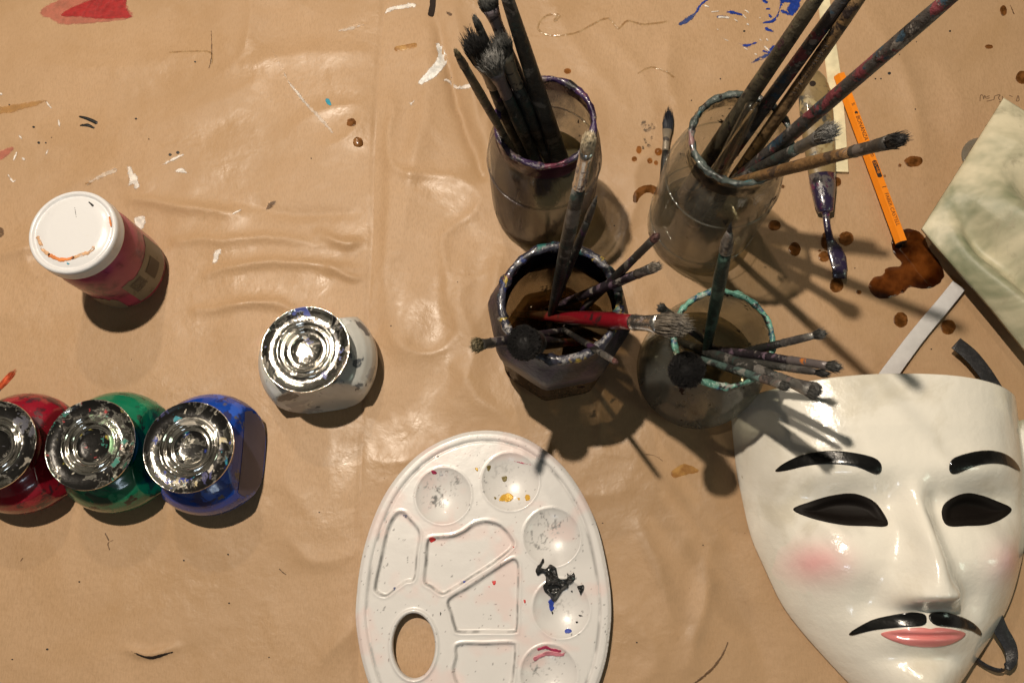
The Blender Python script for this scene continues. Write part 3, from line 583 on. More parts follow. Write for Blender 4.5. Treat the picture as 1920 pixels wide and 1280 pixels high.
def brush(label, B, tip, jc, zrim, rin, zt=None, rh=.0035, group=None, hm=None, fm=None, bm=None, bl=.018, fl=.022, rb=.004, rt=.005, flat=1.0, n=110, splay=.3, up='bristle', point=False, hair=.00028, lean=None, ferr_r=None, taper=.5, blunt=False, name='paint_brush', zb=.006, bow=0):
    b = at(B[0], B[1], zb); b = Vector((b[0], b[1], zb)); base = at(*pix((jc[0], jc[1], 0)), 0)
    if zt is None:
        best = None; tgt = lean if lean is not None else rin - rh
        for i in range(300):
            z = zrim + .006 + i * .0011
            if z > .47: break
            T = at(tip[0], tip[1], z); f = (zrim - zb) / (z - zb); q = b.lerp(T, f); rad = math.hypot(q[0] - jc[0], q[1] - jc[1])
            e = abs(rad - tgt) + (0 if rad <= tgt else .5 * (rad - tgt))
            if best is None or e < best[0]: best = (e, z, rad)
            if rad <= tgt: best = (e, z, rad); break
        zt = best[1]; er = best[0]
    else: er = 0
    T = at(tip[0], tip[1], zt); d = (T - b).normalized(); L = (T - b).length; LEN.append((label[:38], round(L, 3), round(zt, 3), round(er, 4)))
    view = (Vector((0, 0, HCAM)) - T).normalized(); side = d.cross(view)
    side = side.normalized() if side.length > .05 else d.cross(Vector((1, 0, 0))).normalized()
    t = empty(name, b, label, 'paint brush', group); o = Vector((0, 0, 0)); s_ = tuple(side)
    def P(x): return d * x
    if up == 'bristle':
        fr = ferr_r or rh * .95; Lh = L - bl - fl; ks = [0, .12, .3, .5, .7, .85, .93, 1]; rr = [.45, .6, .8, .95, 1.08, 1.12, 1.0, .9]
        V, F = sweep([tuple(P(k * Lh)) for k in ks], [rh * r for r in rr], [rh * r for r in rr], 12, s_, .02); mk('handle', V, F, hm, t)
        fk = [0, .02, .08, .12, .16, .5, .8, 1]; fw = [fr, fr * 1.03, fr * 1.1, fr * .98, fr * 1.03, fr, (fr + rb) / 2, rb]; ft = [fr, fr * 1.03, fr * 1.1, fr * .98, fr * 1.03, fr * (.5 + .5 * flat), (fr * .4 + rb * flat * .6), rb * flat * 1.02]
        V, F = sweep([tuple(P(Lh - .001 + k * (fl + .001))) for k in fk], fw, ft, 16, s_); mk('ferrule', V, F, fm, t)
        tuft(P(Lh + fl), d, side, bl, rb * .97, rt, bm, t, n, flat, splay, hair, point=point, blunt=blunt)
    else:
        Lf = .05; ks = [0, .06, .14, .3, .5, .7, .9, .985, 1]; rr = [.85, 1, 1.1, 1.08, 1, .92, .85, .75, .35] if taper > .6 else [.9, 1.05, 1.15, 1.05, .95, .82, .66, .5, .2]
        V, F = sweep([tuple(P(Lf + k * (L - Lf))) for k in ks], [rh * r for r in rr], [rh * r for r in rr], 14, s_, .015); mk('handle', V, F, hm, t)
        V, F = sweep([tuple(P(x)) for x in (.02, .03, .048, .05)], [rh * 1.15, rh, rh * .95, rh], [rh * .8, rh, rh * .95, rh], 12, s_); mk('ferrule', V, F, fm or F_DIRTY, t)
        tuft(P(.02), -d, side, .018, rh, rh * .6, bm or B_DGREY, t, 60, .6)
    return t, b, d, side, L
g_ = 'brushes standing in the purple-rimmed jar'
J1 = dict(jc=c1, zrim=.146, rin=.0345, group=g_)
brush('thin brush with small olive tip, lowest on the left of the purple jar bundle', (1012, 372), (851, 90), **J1, rh=.0028, hm=H_OLIVE, fm=F_DARK, bm=B_OLIVE, bl=.010, fl=.012, rb=.0019, rt=.0013, n=60)
brush('flat brush with spiky black splayed bristles and beige ferrule', (1015, 366), (876, 50), **J1, rh=.0046, hm=H_BLACK[0], fm=F_BEIGE, bm=B_BLACK, bl=.036, fl=.030, rb=.0072, rt=.0065, flat=.5, n=340, splay=.6, lean=.0335, hair=.00035)
brush('slim brush whose small charcoal tip pokes up behind the splayed bristles', (1048, 382), (886, 24), **J1, rh=.003, hm=H_BLACK[0], fm=F_DARK, bm=B_DGREY, bl=.014, fl=.018, rb=.0026, rt=.0018, n=90, lean=.026)
brush('flat brush with fluffy grey fan of bristles and mauve ferrule', (1038, 374), (910, 92), **J1, rh=.0044, hm=H_BLACK[1], fm=F_MAUVE, bm=B_GREY, bl=.026, fl=.028, rb=.0062, rt=.0085, flat=.55, n=420, splay=.7, lean=.024, hair=.00032)
brush('broad brush with dark frayed bristles and blotched beige ferrule', (1062, 378), (928, 62), **J1, rh=.0046, hm=H_BLACK[1], fm=F_BEIGE, bm=B_DGREY, bl=.022, fl=.034, rb=.0066, rt=.0076, flat=.6, n=360, splay=.7, lean=.020)
brush('brush with greenish black tip reaching the top of the frame', (1068, 388), (908, -14), **J1, rh=.0042, hm=H_BLACK[0], fm=F_MAUVE, bm=B_DGREY, bl=.012, fl=.028, rb=.0060, rt=.0062, flat=.7, n=200, lean=.023)
brush('thick pointed black brush handle, rightmost in the purple-rimmed jar', (1080, 392), (936, -50), **J1, rh=.0064, hm=H_BLACK[1], up='handle', lean=.016)
g_ = 'brushes standing in the tall clear jar'
J2 = dict(jc=c2, zrim=.163, rin=.0340, group=g_)
brush('thick charcoal brush handle, leftmost of the four rising to the upper right', (1258, 400), (1545, -24), **J2, rh=.0056, hm=H_OLIVE, up='handle', taper=1, lean=.024)
brush('brush handle stained with red and grey paint, second of the four tall handles', (1277, 415), (1598, -24), **J2, rh=.0050, hm=H_MULTI, up='handle', taper=1, lean=.027)
tx, txb, txd, txs, txL = brush('wooden brush handle printed with black lettering, rising to the upper right', (1316, 424), (1626, -24), **J2, rh=.0046, hm=H_WOODD, up='handle', taper=1, lean=.031)
brush('long grey-brown brush handle with red patch, reaching farthest right', (1302, 408), (1802, -22), **J2, rh=.0050, hm=H_MULTI, up='handle', taper=1)
CLEARP = glass('clear_acrylic', (.86, .84, .76, 1), (.2, .18, .14, 1), .5, .8, 30, 1, .5, .12, .2)
brush('brush with clear plastic handle ending in a round knob at the jar mouth', (1290, 440), (1412, 196), **J2, rh=.0062, hm=CLEARP, up='handle', taper=1, lean=.014)
brush('short brush with fluffy ash grey mop tip and clear ferrule', (1290, 388), (1572, 238), **J2, rh=.0042, hm=H_BLACK[1], fm=F_DIRTY, bm=B_GREY, bl=.020, fl=.026, rb=.0052, rt=.0056, n=420, splay=.5, hair=.00026, lean=.030)
brush('slender wooden brush with black tip pointing right over the orange pencil', (1262, 372), (1706, 257), **J2, rh=.0036, hm=H_WOOD, fm=F_DARK, bm=B_BLACK, bl=.016, fl=.034, rb=.0040, rt=.0034, n=160, splay=.5)
g_ = 'brushes standing in the octagonal jar'
J3 = dict(jc=c3, zrim=.130, rin=.0395, group=g_)
brush('upright brush with cream bristles and shiny silver ferrule', (1022, 645), (1109, 243), **J3, rh=.0042, hm=H_BLACK[1], fm=F_SILVER, bm=B_PALE, bl=.018, fl=.036, rb=.0040, rt=.0030, n=260, splay=.3, lean=.018)
brush('very thin pointed brush beside the upright cream bristled one', (1010, 650), (1121, 363), **J3, rh=.0026, hm=H_BLACK[0], fm=F_DARK, bm=B_DGREY, bl=.010, fl=.018, rb=.0014, rt=.0004, n=40, point=True, lean=.026)
brush('thin brush with red-brown tip pointing up to the right from the octagonal jar', (1036, 636), (1236, 438), **J3, rh=.0028, hm=H_BLACK[0], fm=F_DARK, bm=B_BROWN, bl=.009, fl=.026, rb=.0028, rt=.0022, n=70)
brush('flat brush with dry grey bristles crossing the right rim of the octagonal jar', (985, 596), (1243, 495), **J3, rh=.0034, hm=H_BLACK[2], fm=F_DARK, bm=B_CLEAR, bl=.014, fl=.016, rb=.0036, rt=.0034, flat=.5, n=120)
_q = brush('thick brush with glossy red handle lying across toward the next jar', (962, 588), (1302, 612), **J3, rh=.0056, hm=H_RED, fm=F_SILVER, bm=B_CLEAR, bl=.036, fl=.028, rb=.0066, rt=.0072, flat=.6, n=420, splay=.35, hair=.00028)
brush('short olive bristled brush leaning out over the left rim', (1112, 612), (882, 649), **J3, rh=.0034, hm=H_BLACK[2], fm=F_DARK, bm=B_OLIVE, bl=.013, fl=.016, rb=.0042, rt=.0046, flat=.6, n=200, splay=.4)
brush('round stencil brush with dense black face on the left of the octagonal jar', (1078, 642), (979, 643), **J3, zt=.165, rh=.0046, hm=H_BLACK[0], fm=F_DARK, bm=B_BLACK, bl=.012, fl=.020, rb=.0105, rt=.0115, n=2200, splay=.12, hair=.0004, ferr_r=.0085, blunt=True)
brush('tiny brush with clear ferrule leaning over the front rim', (1012, 590), (1157, 680), **J3, rh=.0022, hm=H_BLACK[0], fm=F_DIRTY, bm=B_BROWN, bl=.006, fl=.022, rb=.0018, rt=.0014, n=50)
brush('red stained wooden brush lying low inside the octagonal jar', (1120, 640), (1000, 640), **J3, zt=.10, rh=.004, hm=H_RED, fm=F_DARK, bm=B_DGREY, bl=.012, fl=.02, rb=.004, rt=.003, n=60)
g_ = 'brushes standing in the mint-rimmed jar'
J4 = dict(jc=c4, zrim=.113, rin=.0345, group=g_)
brush('upright dark green brush with needle tip in the mint-rimmed jar', (1314, 712), (1371, 416), **J4, rh=.0042, hm=H_GREEN, fm=F_DIRTY, bm=B_BLACK, bl=.010, fl=.022, rb=.0016, rt=.0008, n=60, lean=.016)
brush('short dark brush pointing up left over the ash bristles of the red one', (1366, 672), (1233, 572), **J4, rh=.0030, hm=H_BLACK[0], fm=F_DARK, bm=B_DGREY, bl=.012, fl=.014, rb=.0028, rt=.0034, flat=.6, n=90, splay=.5)
brush('round stencil brush with flecked black face over the mint-rimmed jar', (1256, 628), (1289, 697), **J4, zt=.178, rh=.0050, hm=CLEARP, fm=CLEARP, bm=B_BLACK, bl=.016, fl=.026, rb=.0105, rt=.0115, n=2200, splay=.12, hair=.0004, ferr_r=.0055, blunt=True)
brush('thin forked brush pointing right, topmost of those over the mask', (1234, 700), (1554, 622), **J4, rh=.0030, hm=H_BLACK[0], fm=F_DIRTY, bm=B_DGREY, bl=.012, fl=.028, rb=.0024, rt=.0034, flat=.6, n=90, splay=.6)
brush('brush with orange stained ferrule reaching farthest right above the mask', (1234, 640), (1584, 690), **J4, rh=.0032, hm=H_BLACK[2], fm=F_ORANGE, bm=B_DGREY, bl=.014, fl=.034, rb=.0028, rt=.0036, flat=.7, n=120, splay=.6)
brush('slim brush with wispy dark tip just below the orange stained one', (1240, 655), (1562, 702), **J4, rh=.0028, hm=H_BLACK[1], fm=F_DIRTY, bm=B_BLACK, bl=.014, fl=.026, rb=.0020, rt=.0026, n=70, splay=.5)
brush('wide flat brush with grey ferrule and blunt dark grey bristles over the mask', (1240, 628), (1541, 738), **J4, rh=.0040, hm=H_BLACK[1], fm=F_DIRTY, bm=B_DGREY, bl=.010, fl=.034, rb=.0055, rt=.0052, flat=.5, n=260, splay=.3)
brush('pale green handled brush, lowest of those pointing over the mask', (1250, 652), (1483, 727), **J4, rh=.0030, hm=H_PALEG, fm=F_DIRTY, bm=B_DGREY, bl=.010, fl=.022, rb=.0032, rt=.0028, flat=.6, n=110, splay=.5)


def table_brush(label, pts, z, rh, fm, hm, bm, bl, fl, rb, rt, **k):
    T = at(pts[0][0], pts[0][1], z[0]); b = at(pts[1][0], pts[1][1], z[1]); d = (T - b).normalized(); L = (T - b).length; side = d.cross(Vector((0, 0, 1))).normalized()
    t = empty('paint_brush', b, label, 'paint brush'); Lh = L - bl - fl
    V, F = sweep([tuple(d * (x * Lh)) for x in (0, .3, .6, .85, 1)], [rh * .6, rh * .8, rh, rh * 1.05, rh * .9], [rh * .6, rh * .8, rh, rh, rh * .9], 12, tuple(side)); mk('handle', V, F, hm, t)
    V, F = sweep([tuple(d * (Lh + x * fl)) for x in (0, .1, .5, 1)], [rh * .95, rh, rh, rb], [rh * .9, rh, rh * .8, rb * .5], 14, tuple(side)); mk('ferrule', V, F, fm, t)
    tuft(d * (Lh + fl), d, side, bl, rb, rt, bm, t, 160, .45, .2)
table_brush('brush with black bristles lying on the paper behind the tall clear jar', ((1255, 196), (1238, 400)), (.008, .007), .0032, F_BEIGE, H_BLACK[0], mat('bristle_navy', (.012, .016, .026, 1), .5), .026, .022, .0046, .004)
table_brush('orange bristled brush tip at the left edge behind the red bottle', ((33, 690), (-60, 790)), (.052, .05), .0032, F_MAUVE, H_BLACK[2], B_ORANGE, .020, .018, .0022, .003)

# lettering helper
def letters(txt, size, m, parent, place, name='lettering'):
    cu = bpy.data.curves.new(name, 'FONT'); cu.body = txt; cu.size = size; cu.align_x = 'LEFT'; cu.align_y = 'CENTER'
    tmp = bpy.data.objects.new('tmp', cu); COL.objects.link(tmp); dg = bpy.context.evaluated_depsgraph_get(); dg.update()
    me = bpy.data.meshes.new_from_object(tmp.evaluated_get(dg)); bpy.data.objects.remove(tmp)
    for v in me.vertices: v.co = place(v.co.x, v.co.y)
    me.materials.clear(); me.materials.append(m); me.name = name; o = bpy.data.objects.new(name, me); COL.objects.link(o); o.parent = parent; return o
INK = mat('black_print', (.02, .014, .012, 1), .5); INKT = paint('worn_print', (.08, .03, .012, 1), 3, .5, thin=.40)
_h = [c for c in tx.children if c.name.startswith('handle')][0]
# find the distance along the handle whose picture position is where the text starts
def along(px_y):
    best = 0; be = 1e9
    for i in range(400):
        x = txL * i / 400; q = pix(txb + txd * x)
        if abs(q[1] - px_y) < be: be = abs(q[1] - px_y); best = x
    return best
_x0 = along(75); _u = txs.cross(txd).normalized(); _r = .0053
if _u.dot(Vector((0, 0, HCAM)) - txb) < 0: _u = -_u
def wrap(x, y):
    a = y / _r; return txd * (_x0 - x) + (_u * math.cos(a) - txs * math.sin(a) * (1 if True else -1)) * _r
letters('PURE BRISTLE CHINA', .0052, INK, _h, wrap)

# ------------------------------------------------------------------ pencil, knife, strip, ribbons
ORANGE = mat('pencil_orange', (.80, .235, .012, 1), .35, var=.06, coat=.3, bump=[(300, .0002, 1)])
pa, pb = at(1574, 142, .0065), at(1690, 455, .0065)
pe = empty('pencil', pa, 'orange hexagonal pencil with worn black lettering beside the cream strip', 'pencil')
dv = pb - pa; PL = dv.length; dn = dv.normalized(); sd_ = dn.cross(Vector((0, 0, 1))).normalized(); pr6 = .0056
def hexa(x0, x1, r0, r1, n=6):
    V = []; F = []
    for x, r in ((x0, r0), (x1, r1)):
        for k in range(n):
            a = k * math.pi * 2 / n; V.append(tuple(dn * x + sd_ * (r * math.cos(a)) + Vector((0, 0, r * math.sin(a)))))
    for k in range(n): q = (k + 1) % n; F.append((k, q, n + q, n + k))
    F += [tuple(range(n))[::-1], tuple(range(n, 2 * n))]; return V, F
mk('pencil_body', *hexa(0, PL, pr6, pr6), ORANGE, pe, False)
mk('end_cap', *hexa(PL, PL + .0004, pr6 * .97, pr6 * .96), mat('raw_wood_dark', (.03, .015, .01, 1), .7), pe, False)
# flats: rotate so a flat faces up; the text sits on the upper right flat
fa = math.radians(60); fn = sd_ * math.cos(fa) * -1 + Vector((0, 0, math.sin(fa)))
up_s = Vector((0, 0, 1)).cross(dn).normalized()
def on_face(x0, ang):
    nrm = up_s * math.cos(ang) + Vector((0, 0, math.sin(ang))); tv = nrm.cross(dn).normalized() * -1
    if tv.dot(up_s) < 0 and False: tv = -tv
    return lambda x, y: dn * (x0 + x) + nrm * (pr6 * math.cos(math.pi / 6) + .00015) + (up_s * math.sin(ang) - Vector((0, 0, math.cos(ang)))) * y * (1)
bdy = pe.children[0]
def onpx(y):
    for i in range(500):
        q = pix(pa + dn * (PL * i / 500))
        if q[1] >= y: return PL * i / 500
    return 0
AN = math.radians(90)
letters('%', .0045, INKT, bdy, on_face(onpx(198), AN))
letters('BONANZA', .0052, INK, bdy, on_face(onpx(222), AN)); letters('1320', .0042, INK, bdy, on_face(onpx(283), AN))
letters('2\u00bd=HB', .0038, ORANGE, bdy, (lambda f: (lambda x, y: f(x, y) + (up_s * math.cos(AN) + Vector((0, 0, math.sin(AN)))) * .0002))(on_face(onpx(307.5), AN)))
_f = on_face(onpx(305), AN); _L = onpx(337) - onpx(305)
_pv = [_f(x, y) for x, y in [(0, 0), (.0008, -.0021), (_L - .0008, -.0021), (_L, 0), (_L - .0008, .0021), (.0008, .0021)]]; mk('grade_plate', [tuple(v) for v in _pv], [(0, 1, 2, 3, 4, 5)], INK, bdy, False)
letters('1', .0062, INK, bdy, on_face(onpx(352), AN)); letters('FABER-CASTELL', .0046, INKT, bdy, on_face(onpx(366), AN))
_f2 = on_face(onpx(213), AN); mk('emblem', [tuple(_f2(x, y)) for x, y in [(0, 0), (.0016, -.0016), (.0032, -.0008), (.0024, 0), (.0034, .001), (.0014, .0017)]], [(0, 1, 2, 3, 4, 5)], INK, bdy, False)

KW = mat('knife_wood', (.22, .155, .07, 1), .42, layers=[((.05, .05, .045, 1), 30, .52, .6, 2, .4), ((.34, .27, .14, 1), 50, .56, .62, 6, .4), ((.06, .03, .03, 1), 22, .6, .66, 9, .3)], bump=[(90, .001, 1)], coat=.3, var=.25)
KP = mat('knife_paint_purple', (.025, .017, .045, 1), .25, layers=[((.10, .09, .09, 1), 45, .52, .58, 3, .3), ((.10, .015, .06, 1), 40, .58, .62, 7, .2), ((.012, .01, .012, 1), 35, .55, .6, 12, .3)], bump=[(110, .0015, 2)], coat=.7)
kc = at(1525, 140, .008); kn = empty('palette_knife', kc, 'palette knife with paint-caked wooden handle and purple crusted blade', 'palette knife')
def kpts(L): return [tuple(at(x, y, z) - kc) for x, y, z in L]
hp = kpts([(1524, 132, .010), (1524, 137, .010), (1525, 148, .010), (1527, 170, .010), (1530, 205, .010), (1535, 260, .010), (1540, 310, .010), (1544, 350, .0095), (1546, 384, .009), (1547, 392, .009)])
V, F = sweep(hp, [.002, .007, .0115, .0148, .0155, .0145, .0128, .0105, .0078, .007], [.002, .005, .0062, .0068, .007, .007, .0068, .0064, .006, .005], 20); kh = mk('handle', V, F, KW, kn)
hc = at(1524, 157, .0165) - kc; V, F = lathe([(.0001, .0002), (.0027, .0002), (.0031, .0)], 20, tuple(hc)); mk('hanging_hole', V, F, M_HOLE, kh)
V, F = sweep(kpts([(1541, 328, .010), (1544, 350, .0098), (1546, 384, .009), (1548, 397, .009), (1548, 400, .009)]), [.0122, .0110, .0084, .0066, .003], [.0072, .0070, .0066, .0056, .003], 18, jitter=.03); mk('ferrule', V, F, KP, kn)
V, F = sweep(kpts([(1548, 392, .009), (1549, 410, .009), (1552, 430, .008), (1556, 448, .006), (1561, 460, .005)]), [.0034, .0030, .0032, .0036, .005], [.003, .0026, .0024, .0018, .0012], 12, jitter=.04); mk('shank', V, F, KP, kn)
V, F = sweep(kpts([(1559, 456, .005), (1565, 468, .0042), (1571, 484, .004), (1574, 500, .004), (1574, 522, .004)]), [.0045, .0068, .0074, .0068, .0058], [.0014, .0014, .0014, .0014, .0012], 12, jitter=.03); mk('blade', V, F, KP, kn)

CREAM = mat('cream_tape', (.72, .64, .42, 1), .45, var=.12, varscale=80, bump=[(250, .0004, 1)])
def flat_strip(name, pts, wpx, m, label, cat, z=.0012, th=.0006, tw=None):
    P = [at(x, y, 0) for x, y in pts]; P = [Vector((p[0], p[1], float(paperz(p[0], p[1])) + z + (tw[i] if tw else 0))) for i, p in enumerate(P)]
    o0 = P[0].copy(); V, F = sweep([tuple(p - o0) for p in P], [w_ * .00048 / 2 for w_ in wpx], [th] * len(P), 8, sq=.35)
    o = mk(name, V, F, m, None, False, None, (0, 0, 0)); o.location = o0; tag(o, label, cat); return o
flat_strip('wooden_strip', [(1541, -6), (1550, 60), (1562, 150), (1570, 240), (1575, 326)], [24, 26, 28, 28, 28], CREAM, 'flat cream strip lying between the palette knife and the pencil', 'strip', .0022, .0012)
RB = mat('black_ribbon', (.018, .018, .020, 1), .35, layers=[((.035, .035, .038, 1), 400, .5, .6, 3, .3)], bump=[(900, .0003, 1)], stretch=(1, 1, 1))
RW = mat('white_ribbon', (.56, .55, .55, 1), .28, var=.06, varscale=100, bump=[(700, .0001, 2)], spec=.7)

# ------------------------------------------------------------------ mask (plain carnival face)
X0 = .287
YW = np.array([-.122, -.117, -.108, -.095, -.077, -.055, -.034, .017, .07, .145]); WW = np.array([.003, .013, .026, .040, .056, .075, .090, .110, .118, .120])
_yy = np.linspace(-.122, .145, 400); _ww = np.interp(_yy, YW, WW); _k = np.hanning(61); _k /= _k.sum(); _ws = np.convolve(np.pad(_ww, 30, mode='edge'), _k, 'valid'); _bl = sstep(-.118, -.085, _yy); YW, WW = _yy, _ww * (1 - _bl) + _ws * _bl
YD = np.array([-.122, -.117, -.108, -.09, -.07, -.045, 0, .05, .1, .145]); DD = np.array([.003, .012, .026, .040, .047, .053, .060, .062, .064, .060])
def eye_sdf(x, y, s):
    P = spline(np.array([(s * .0225, .0265), (s * .026, .040), (s * .040, .0475), (s * .056, .047), (s * .072, .0415), (s * .081, .0385), (s * .072, .032), (s * .055, .0275), (s * .038, .0262)]), True, 5)
    return poly_sdf(x, y, P)
def facez(X, Y, carve=True):
    x = X - X0; y = Y; wd = np.interp(y, YW, WW); u = np.clip(np.abs(x) / wd, 0, 1); D = np.interp(y, YD, DD)
    z = D * np.maximum(1 - u ** (1.75 + .95 * sstep(-.06, .03, y)), 0) ** .80
    ax = np.abs(x); G = lambda cx, cy, sx, sy: np.exp(-((ax - cx) / sx) ** 2 - ((y - cy) / sy) ** 2)
    ny = sstep(.065, -.022, y) * (1 - sstep(-.024, -.037, y)); wn = .0095 + .007 * sstep(.03, -.025, y)
    z = z + .030 * ny * np.exp(-(np.abs(x) / wn) ** 2.2)
    z = z + .009 * G(.0155, -.024, .008, .009)                     # nostril wings
    z = z + .006 * G(.050, .068, .040, .013) - .014 * G(.050, .042, .034, .015) - .006 * G(.017, .040, .010, .018)
    z = z + .009 * G(.062, -.002, .026, .022) - .005 * G(.036, -.030, .012, .016)
    z = z + .007 * np.exp(-(x / .030) ** 2 - ((y + .052) / .009) ** 2) - .004 * np.exp(-(x / .022) ** 4 - ((y + .053) / .0016) ** 2)
    z = z - .006 * np.exp(-(x / .026) ** 2 - ((y + .070) / .007) ** 2) + .009 * np.exp(-(x / .022) ** 2 - ((y + .090) / .014) ** 2)
    z = z + .0012 * fbm(X, Y, 45, 77, 3) * np.minimum(1, (1 - u) * 8)
    if carve:
        for s in (-1, 1):
            m_ = np.abs(x - s * .055) < .045; d = np.full(X.shape, 1.0); d[m_] = eye_sdf(x[m_], y[m_], s) if m_.any() else 1
            z = z - .0040 * sstep(-.0010, -.0070, d)
    return z
top_y = lambda u: .1405 - .012 * np.abs(u) ** 2.2
nu, nv = 220, 230; th = np.linspace(-1, 1, nu); U = np.sin(th * math.pi / 2) * .75 + th * .25; T = np.linspace(0, 1, nv)
UU, TT = np.meshgrid(U, T, indexing='ij'); YY = top_y(UU) * (1 - TT) + (-.1215) * TT; XX = X0 + UU * np.interp(YY, YW, WW)
ZZ = np.maximum(facez(XX, YY), .0) + .0035
MASKW = mat('mask_white', (.80, .77, .69, 1), .20, attr='dirt', coat=.6, bump=[(60, .0009, 1), (300, .0001, 2)], layers=[((.46, .40, .30, 1), 110, .71, .75, 4, .5), ((.66, .62, .52, 1), 14, .50, .70, 8, .3)])
mo = Vector((X0, 0, 0)); mroot = empty('mask', (X0, 0, 0), 'glossy white painted face mask with black brows and rosy cheeks', 'mask')
V = np.stack([(XX - X0).ravel(), YY.ravel(), ZZ.ravel()], 1); I = np.arange(nu * nv).reshape(nu, nv)
F = np.stack([I[:-1, :-1].ravel(), I[:-1, 1:].ravel(), I[1:, 1:].ravel(), I[1:, :-1].ravel()], 1).tolist(); n0 = len(V)
V2 = V.copy(); V2[:, 2] = np.maximum(V2[:, 2] - .0022, .0005); V2[:, 0] *= .985
rim_i = list(I[:, 0]) + list(I[-1, 1:]) + list(I[-2::-1, -1]) + list(I[0, -2:0:-1])
F2 = [tuple(n0 + i for i in f[::-1]) for f in F]; R2 = [(rim_i[k], rim_i[(k + 1) % len(rim_i)], n0 + rim_i[(k + 1) % len(rim_i)], n0 + rim_i[k]) for k in range(len(rim_i))]
fm_ = mk('face', np.vstack([V, V2]), [tuple(f) for f in F] + F2 + R2, MASKW, mroot)
def facecol(x, y):
    ax = np.abs(x); C = np.zeros((len(x), 4)); ck = np.exp(-((ax - .072) / .019) ** 2 - ((y + .002) / .014) ** 2) * .75
    ck = np.clip(ck * (1 + .5 * fbm(x, y, 60, 5, 3)), 0, 1); C[:, :3] = (.78, .36, .37); C[:, 3] = ck
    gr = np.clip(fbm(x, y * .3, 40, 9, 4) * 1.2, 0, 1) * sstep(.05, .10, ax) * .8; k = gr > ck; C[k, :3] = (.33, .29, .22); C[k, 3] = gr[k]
    return C
_C = facecol(np.concatenate([V[:, 0], V2[:, 0]]), np.concatenate([V[:, 1], V2[:, 1]]))
_a = fm_.data.color_attributes.new('dirt', 'FLOAT_COLOR', 'POINT'); _a.data.foreach_set('color', _C.astype(np.float32).ravel())
GB = mat('gloss_black_paint', (.006, .006, .006, 1), .22, coat=.5, bump=[(120, .0004, 1)]); LIP = mat('lip_pink', (.68, .23, .22, 1), .3, coat=.5, bump=[(120, .0004, 2)])
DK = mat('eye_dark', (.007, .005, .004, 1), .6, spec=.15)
def drape(name, outline, m, h=.0007, cell=.0009, sp=True, par=None):
    P = np.array(outline, float); P = spline(P, True, 6) if sp else P
    return sheet(name, lambda X, Y: poly_sdf(X, Y, P), lambda X, Y: np.maximum(facez(X + X0, Y), 0) + .0035 + h, bbox_of(P, .001), cell, m, par or mroot, thick=.0014)
for s in (-1, 1):
    drape('eyebrow', [(s * .0250, .067), (s * .029, .0740), (s * .045, .0790), (s * .062, .0810), (s * .078, .0790), (s * .090, .0735), (s * .0955, .0680), (s * .088, .0680), (s * .076, .0705), (s * .062, .0710), (s * .045, .0685), (s * .029, .0625)], GB, .0009)
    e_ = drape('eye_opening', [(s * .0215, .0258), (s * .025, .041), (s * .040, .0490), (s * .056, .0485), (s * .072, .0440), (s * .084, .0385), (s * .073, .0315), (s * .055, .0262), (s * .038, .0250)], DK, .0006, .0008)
    drape('moustache', [(s * .0015, -.0385), (s * .010, -.0365), (s * .022, -.0385), (s * .036, -.0430), (s * .047, -.0505), (s * .0485, -.0545), (s * .036, -.0500), (s * .020, -.0470), (s * .004, -.0450)], GB, .0012)
drape('lips', [(-.031, -.0525), (-.018, -.0485), (-.006, -.0470), (0, -.0478), (.006, -.0470), (.018, -.0485), (.031, -.0525), (.018, -.0590), (0, -.0612), (-.018, -.0590)], LIP, .0006)

# ribbons
def ribbon(name, pts, wpx, sides, m, label, cat='ribbon'):
    P = [at(x, y, z) for x, y, z in pts]; o0 = P[0].copy(); Q = spline(np.array([list(p - o0) for p in P]), False, 6); k = len(Q)
    t = np.linspace(0, 1, k); W = np.interp(t, np.linspace(0, 1, len(wpx)), wpx) * .00046 / 2
    S = np.array([np.interp(t, np.linspace(0, 1, len(sides or [0])), [s[i] for s in (sides or [(0, 0, 1)])]) for i in range(3)]).T
    V, F = sweep([tuple(q) for q in Q], list(W), [.00022] * k, 8, None if sides is None else [tuple(s) for s in S], sq=.3); o = mk(name, V, F, m, None, True); o.location = o0
    return tag(o, label, cat)
ribbon('ribbon', [(1798, 535, .0065), (1770, 570, .006), (1720, 630, .0055), (1668, 700, .006), (1650, 725, .0065)], [28, 28, 29, 31, 31], None, RW, 'white satin ribbon running from under the inverted mask')
ribbon('ribbon', [(1792, 643, .011), (1822, 668, .012), (1852, 706, .012), (1880, 750, .010), (1896, 800, .009), (1908, 850, .009), (1914, 900, .008)], [27, 28, 27, 22, 16, 15, 16], None, RB, 'black satin ribbon with cut end above the mask forehead')
ribbon('ribbon', [(1893, 1000, .030), (1868, 1095, .022), (1862, 1135, .018), (1874, 1175, .016), (1893, 1210, .014), (1896, 1240, .014), (1876, 1256, .010), (1846, 1246, .008), (1816, 1222, .008), (1800, 1190, .010), (1795, 1160, .014)], [16, 22, 24, 24, 22, 16, 10, 10, 14, 16, 16], [(1, .1, 0), (1, .2, .1), (.9, .3, .2), (.8, .4, .3), (.3, .6, .7), (.2, .3, .9), (-.4, .5, .6)], RB, 'black satin ribbon curling in a loop beside the mask cheek')
ribbon('ribbon', [(1900, 818, .004), (1930, 806, .004), (1960, 800, .004)], [8, 8, 8], [(0, 1, 0), (0, 1, 0)], RB, 'thin black cord leaving the frame beside the mask brow')

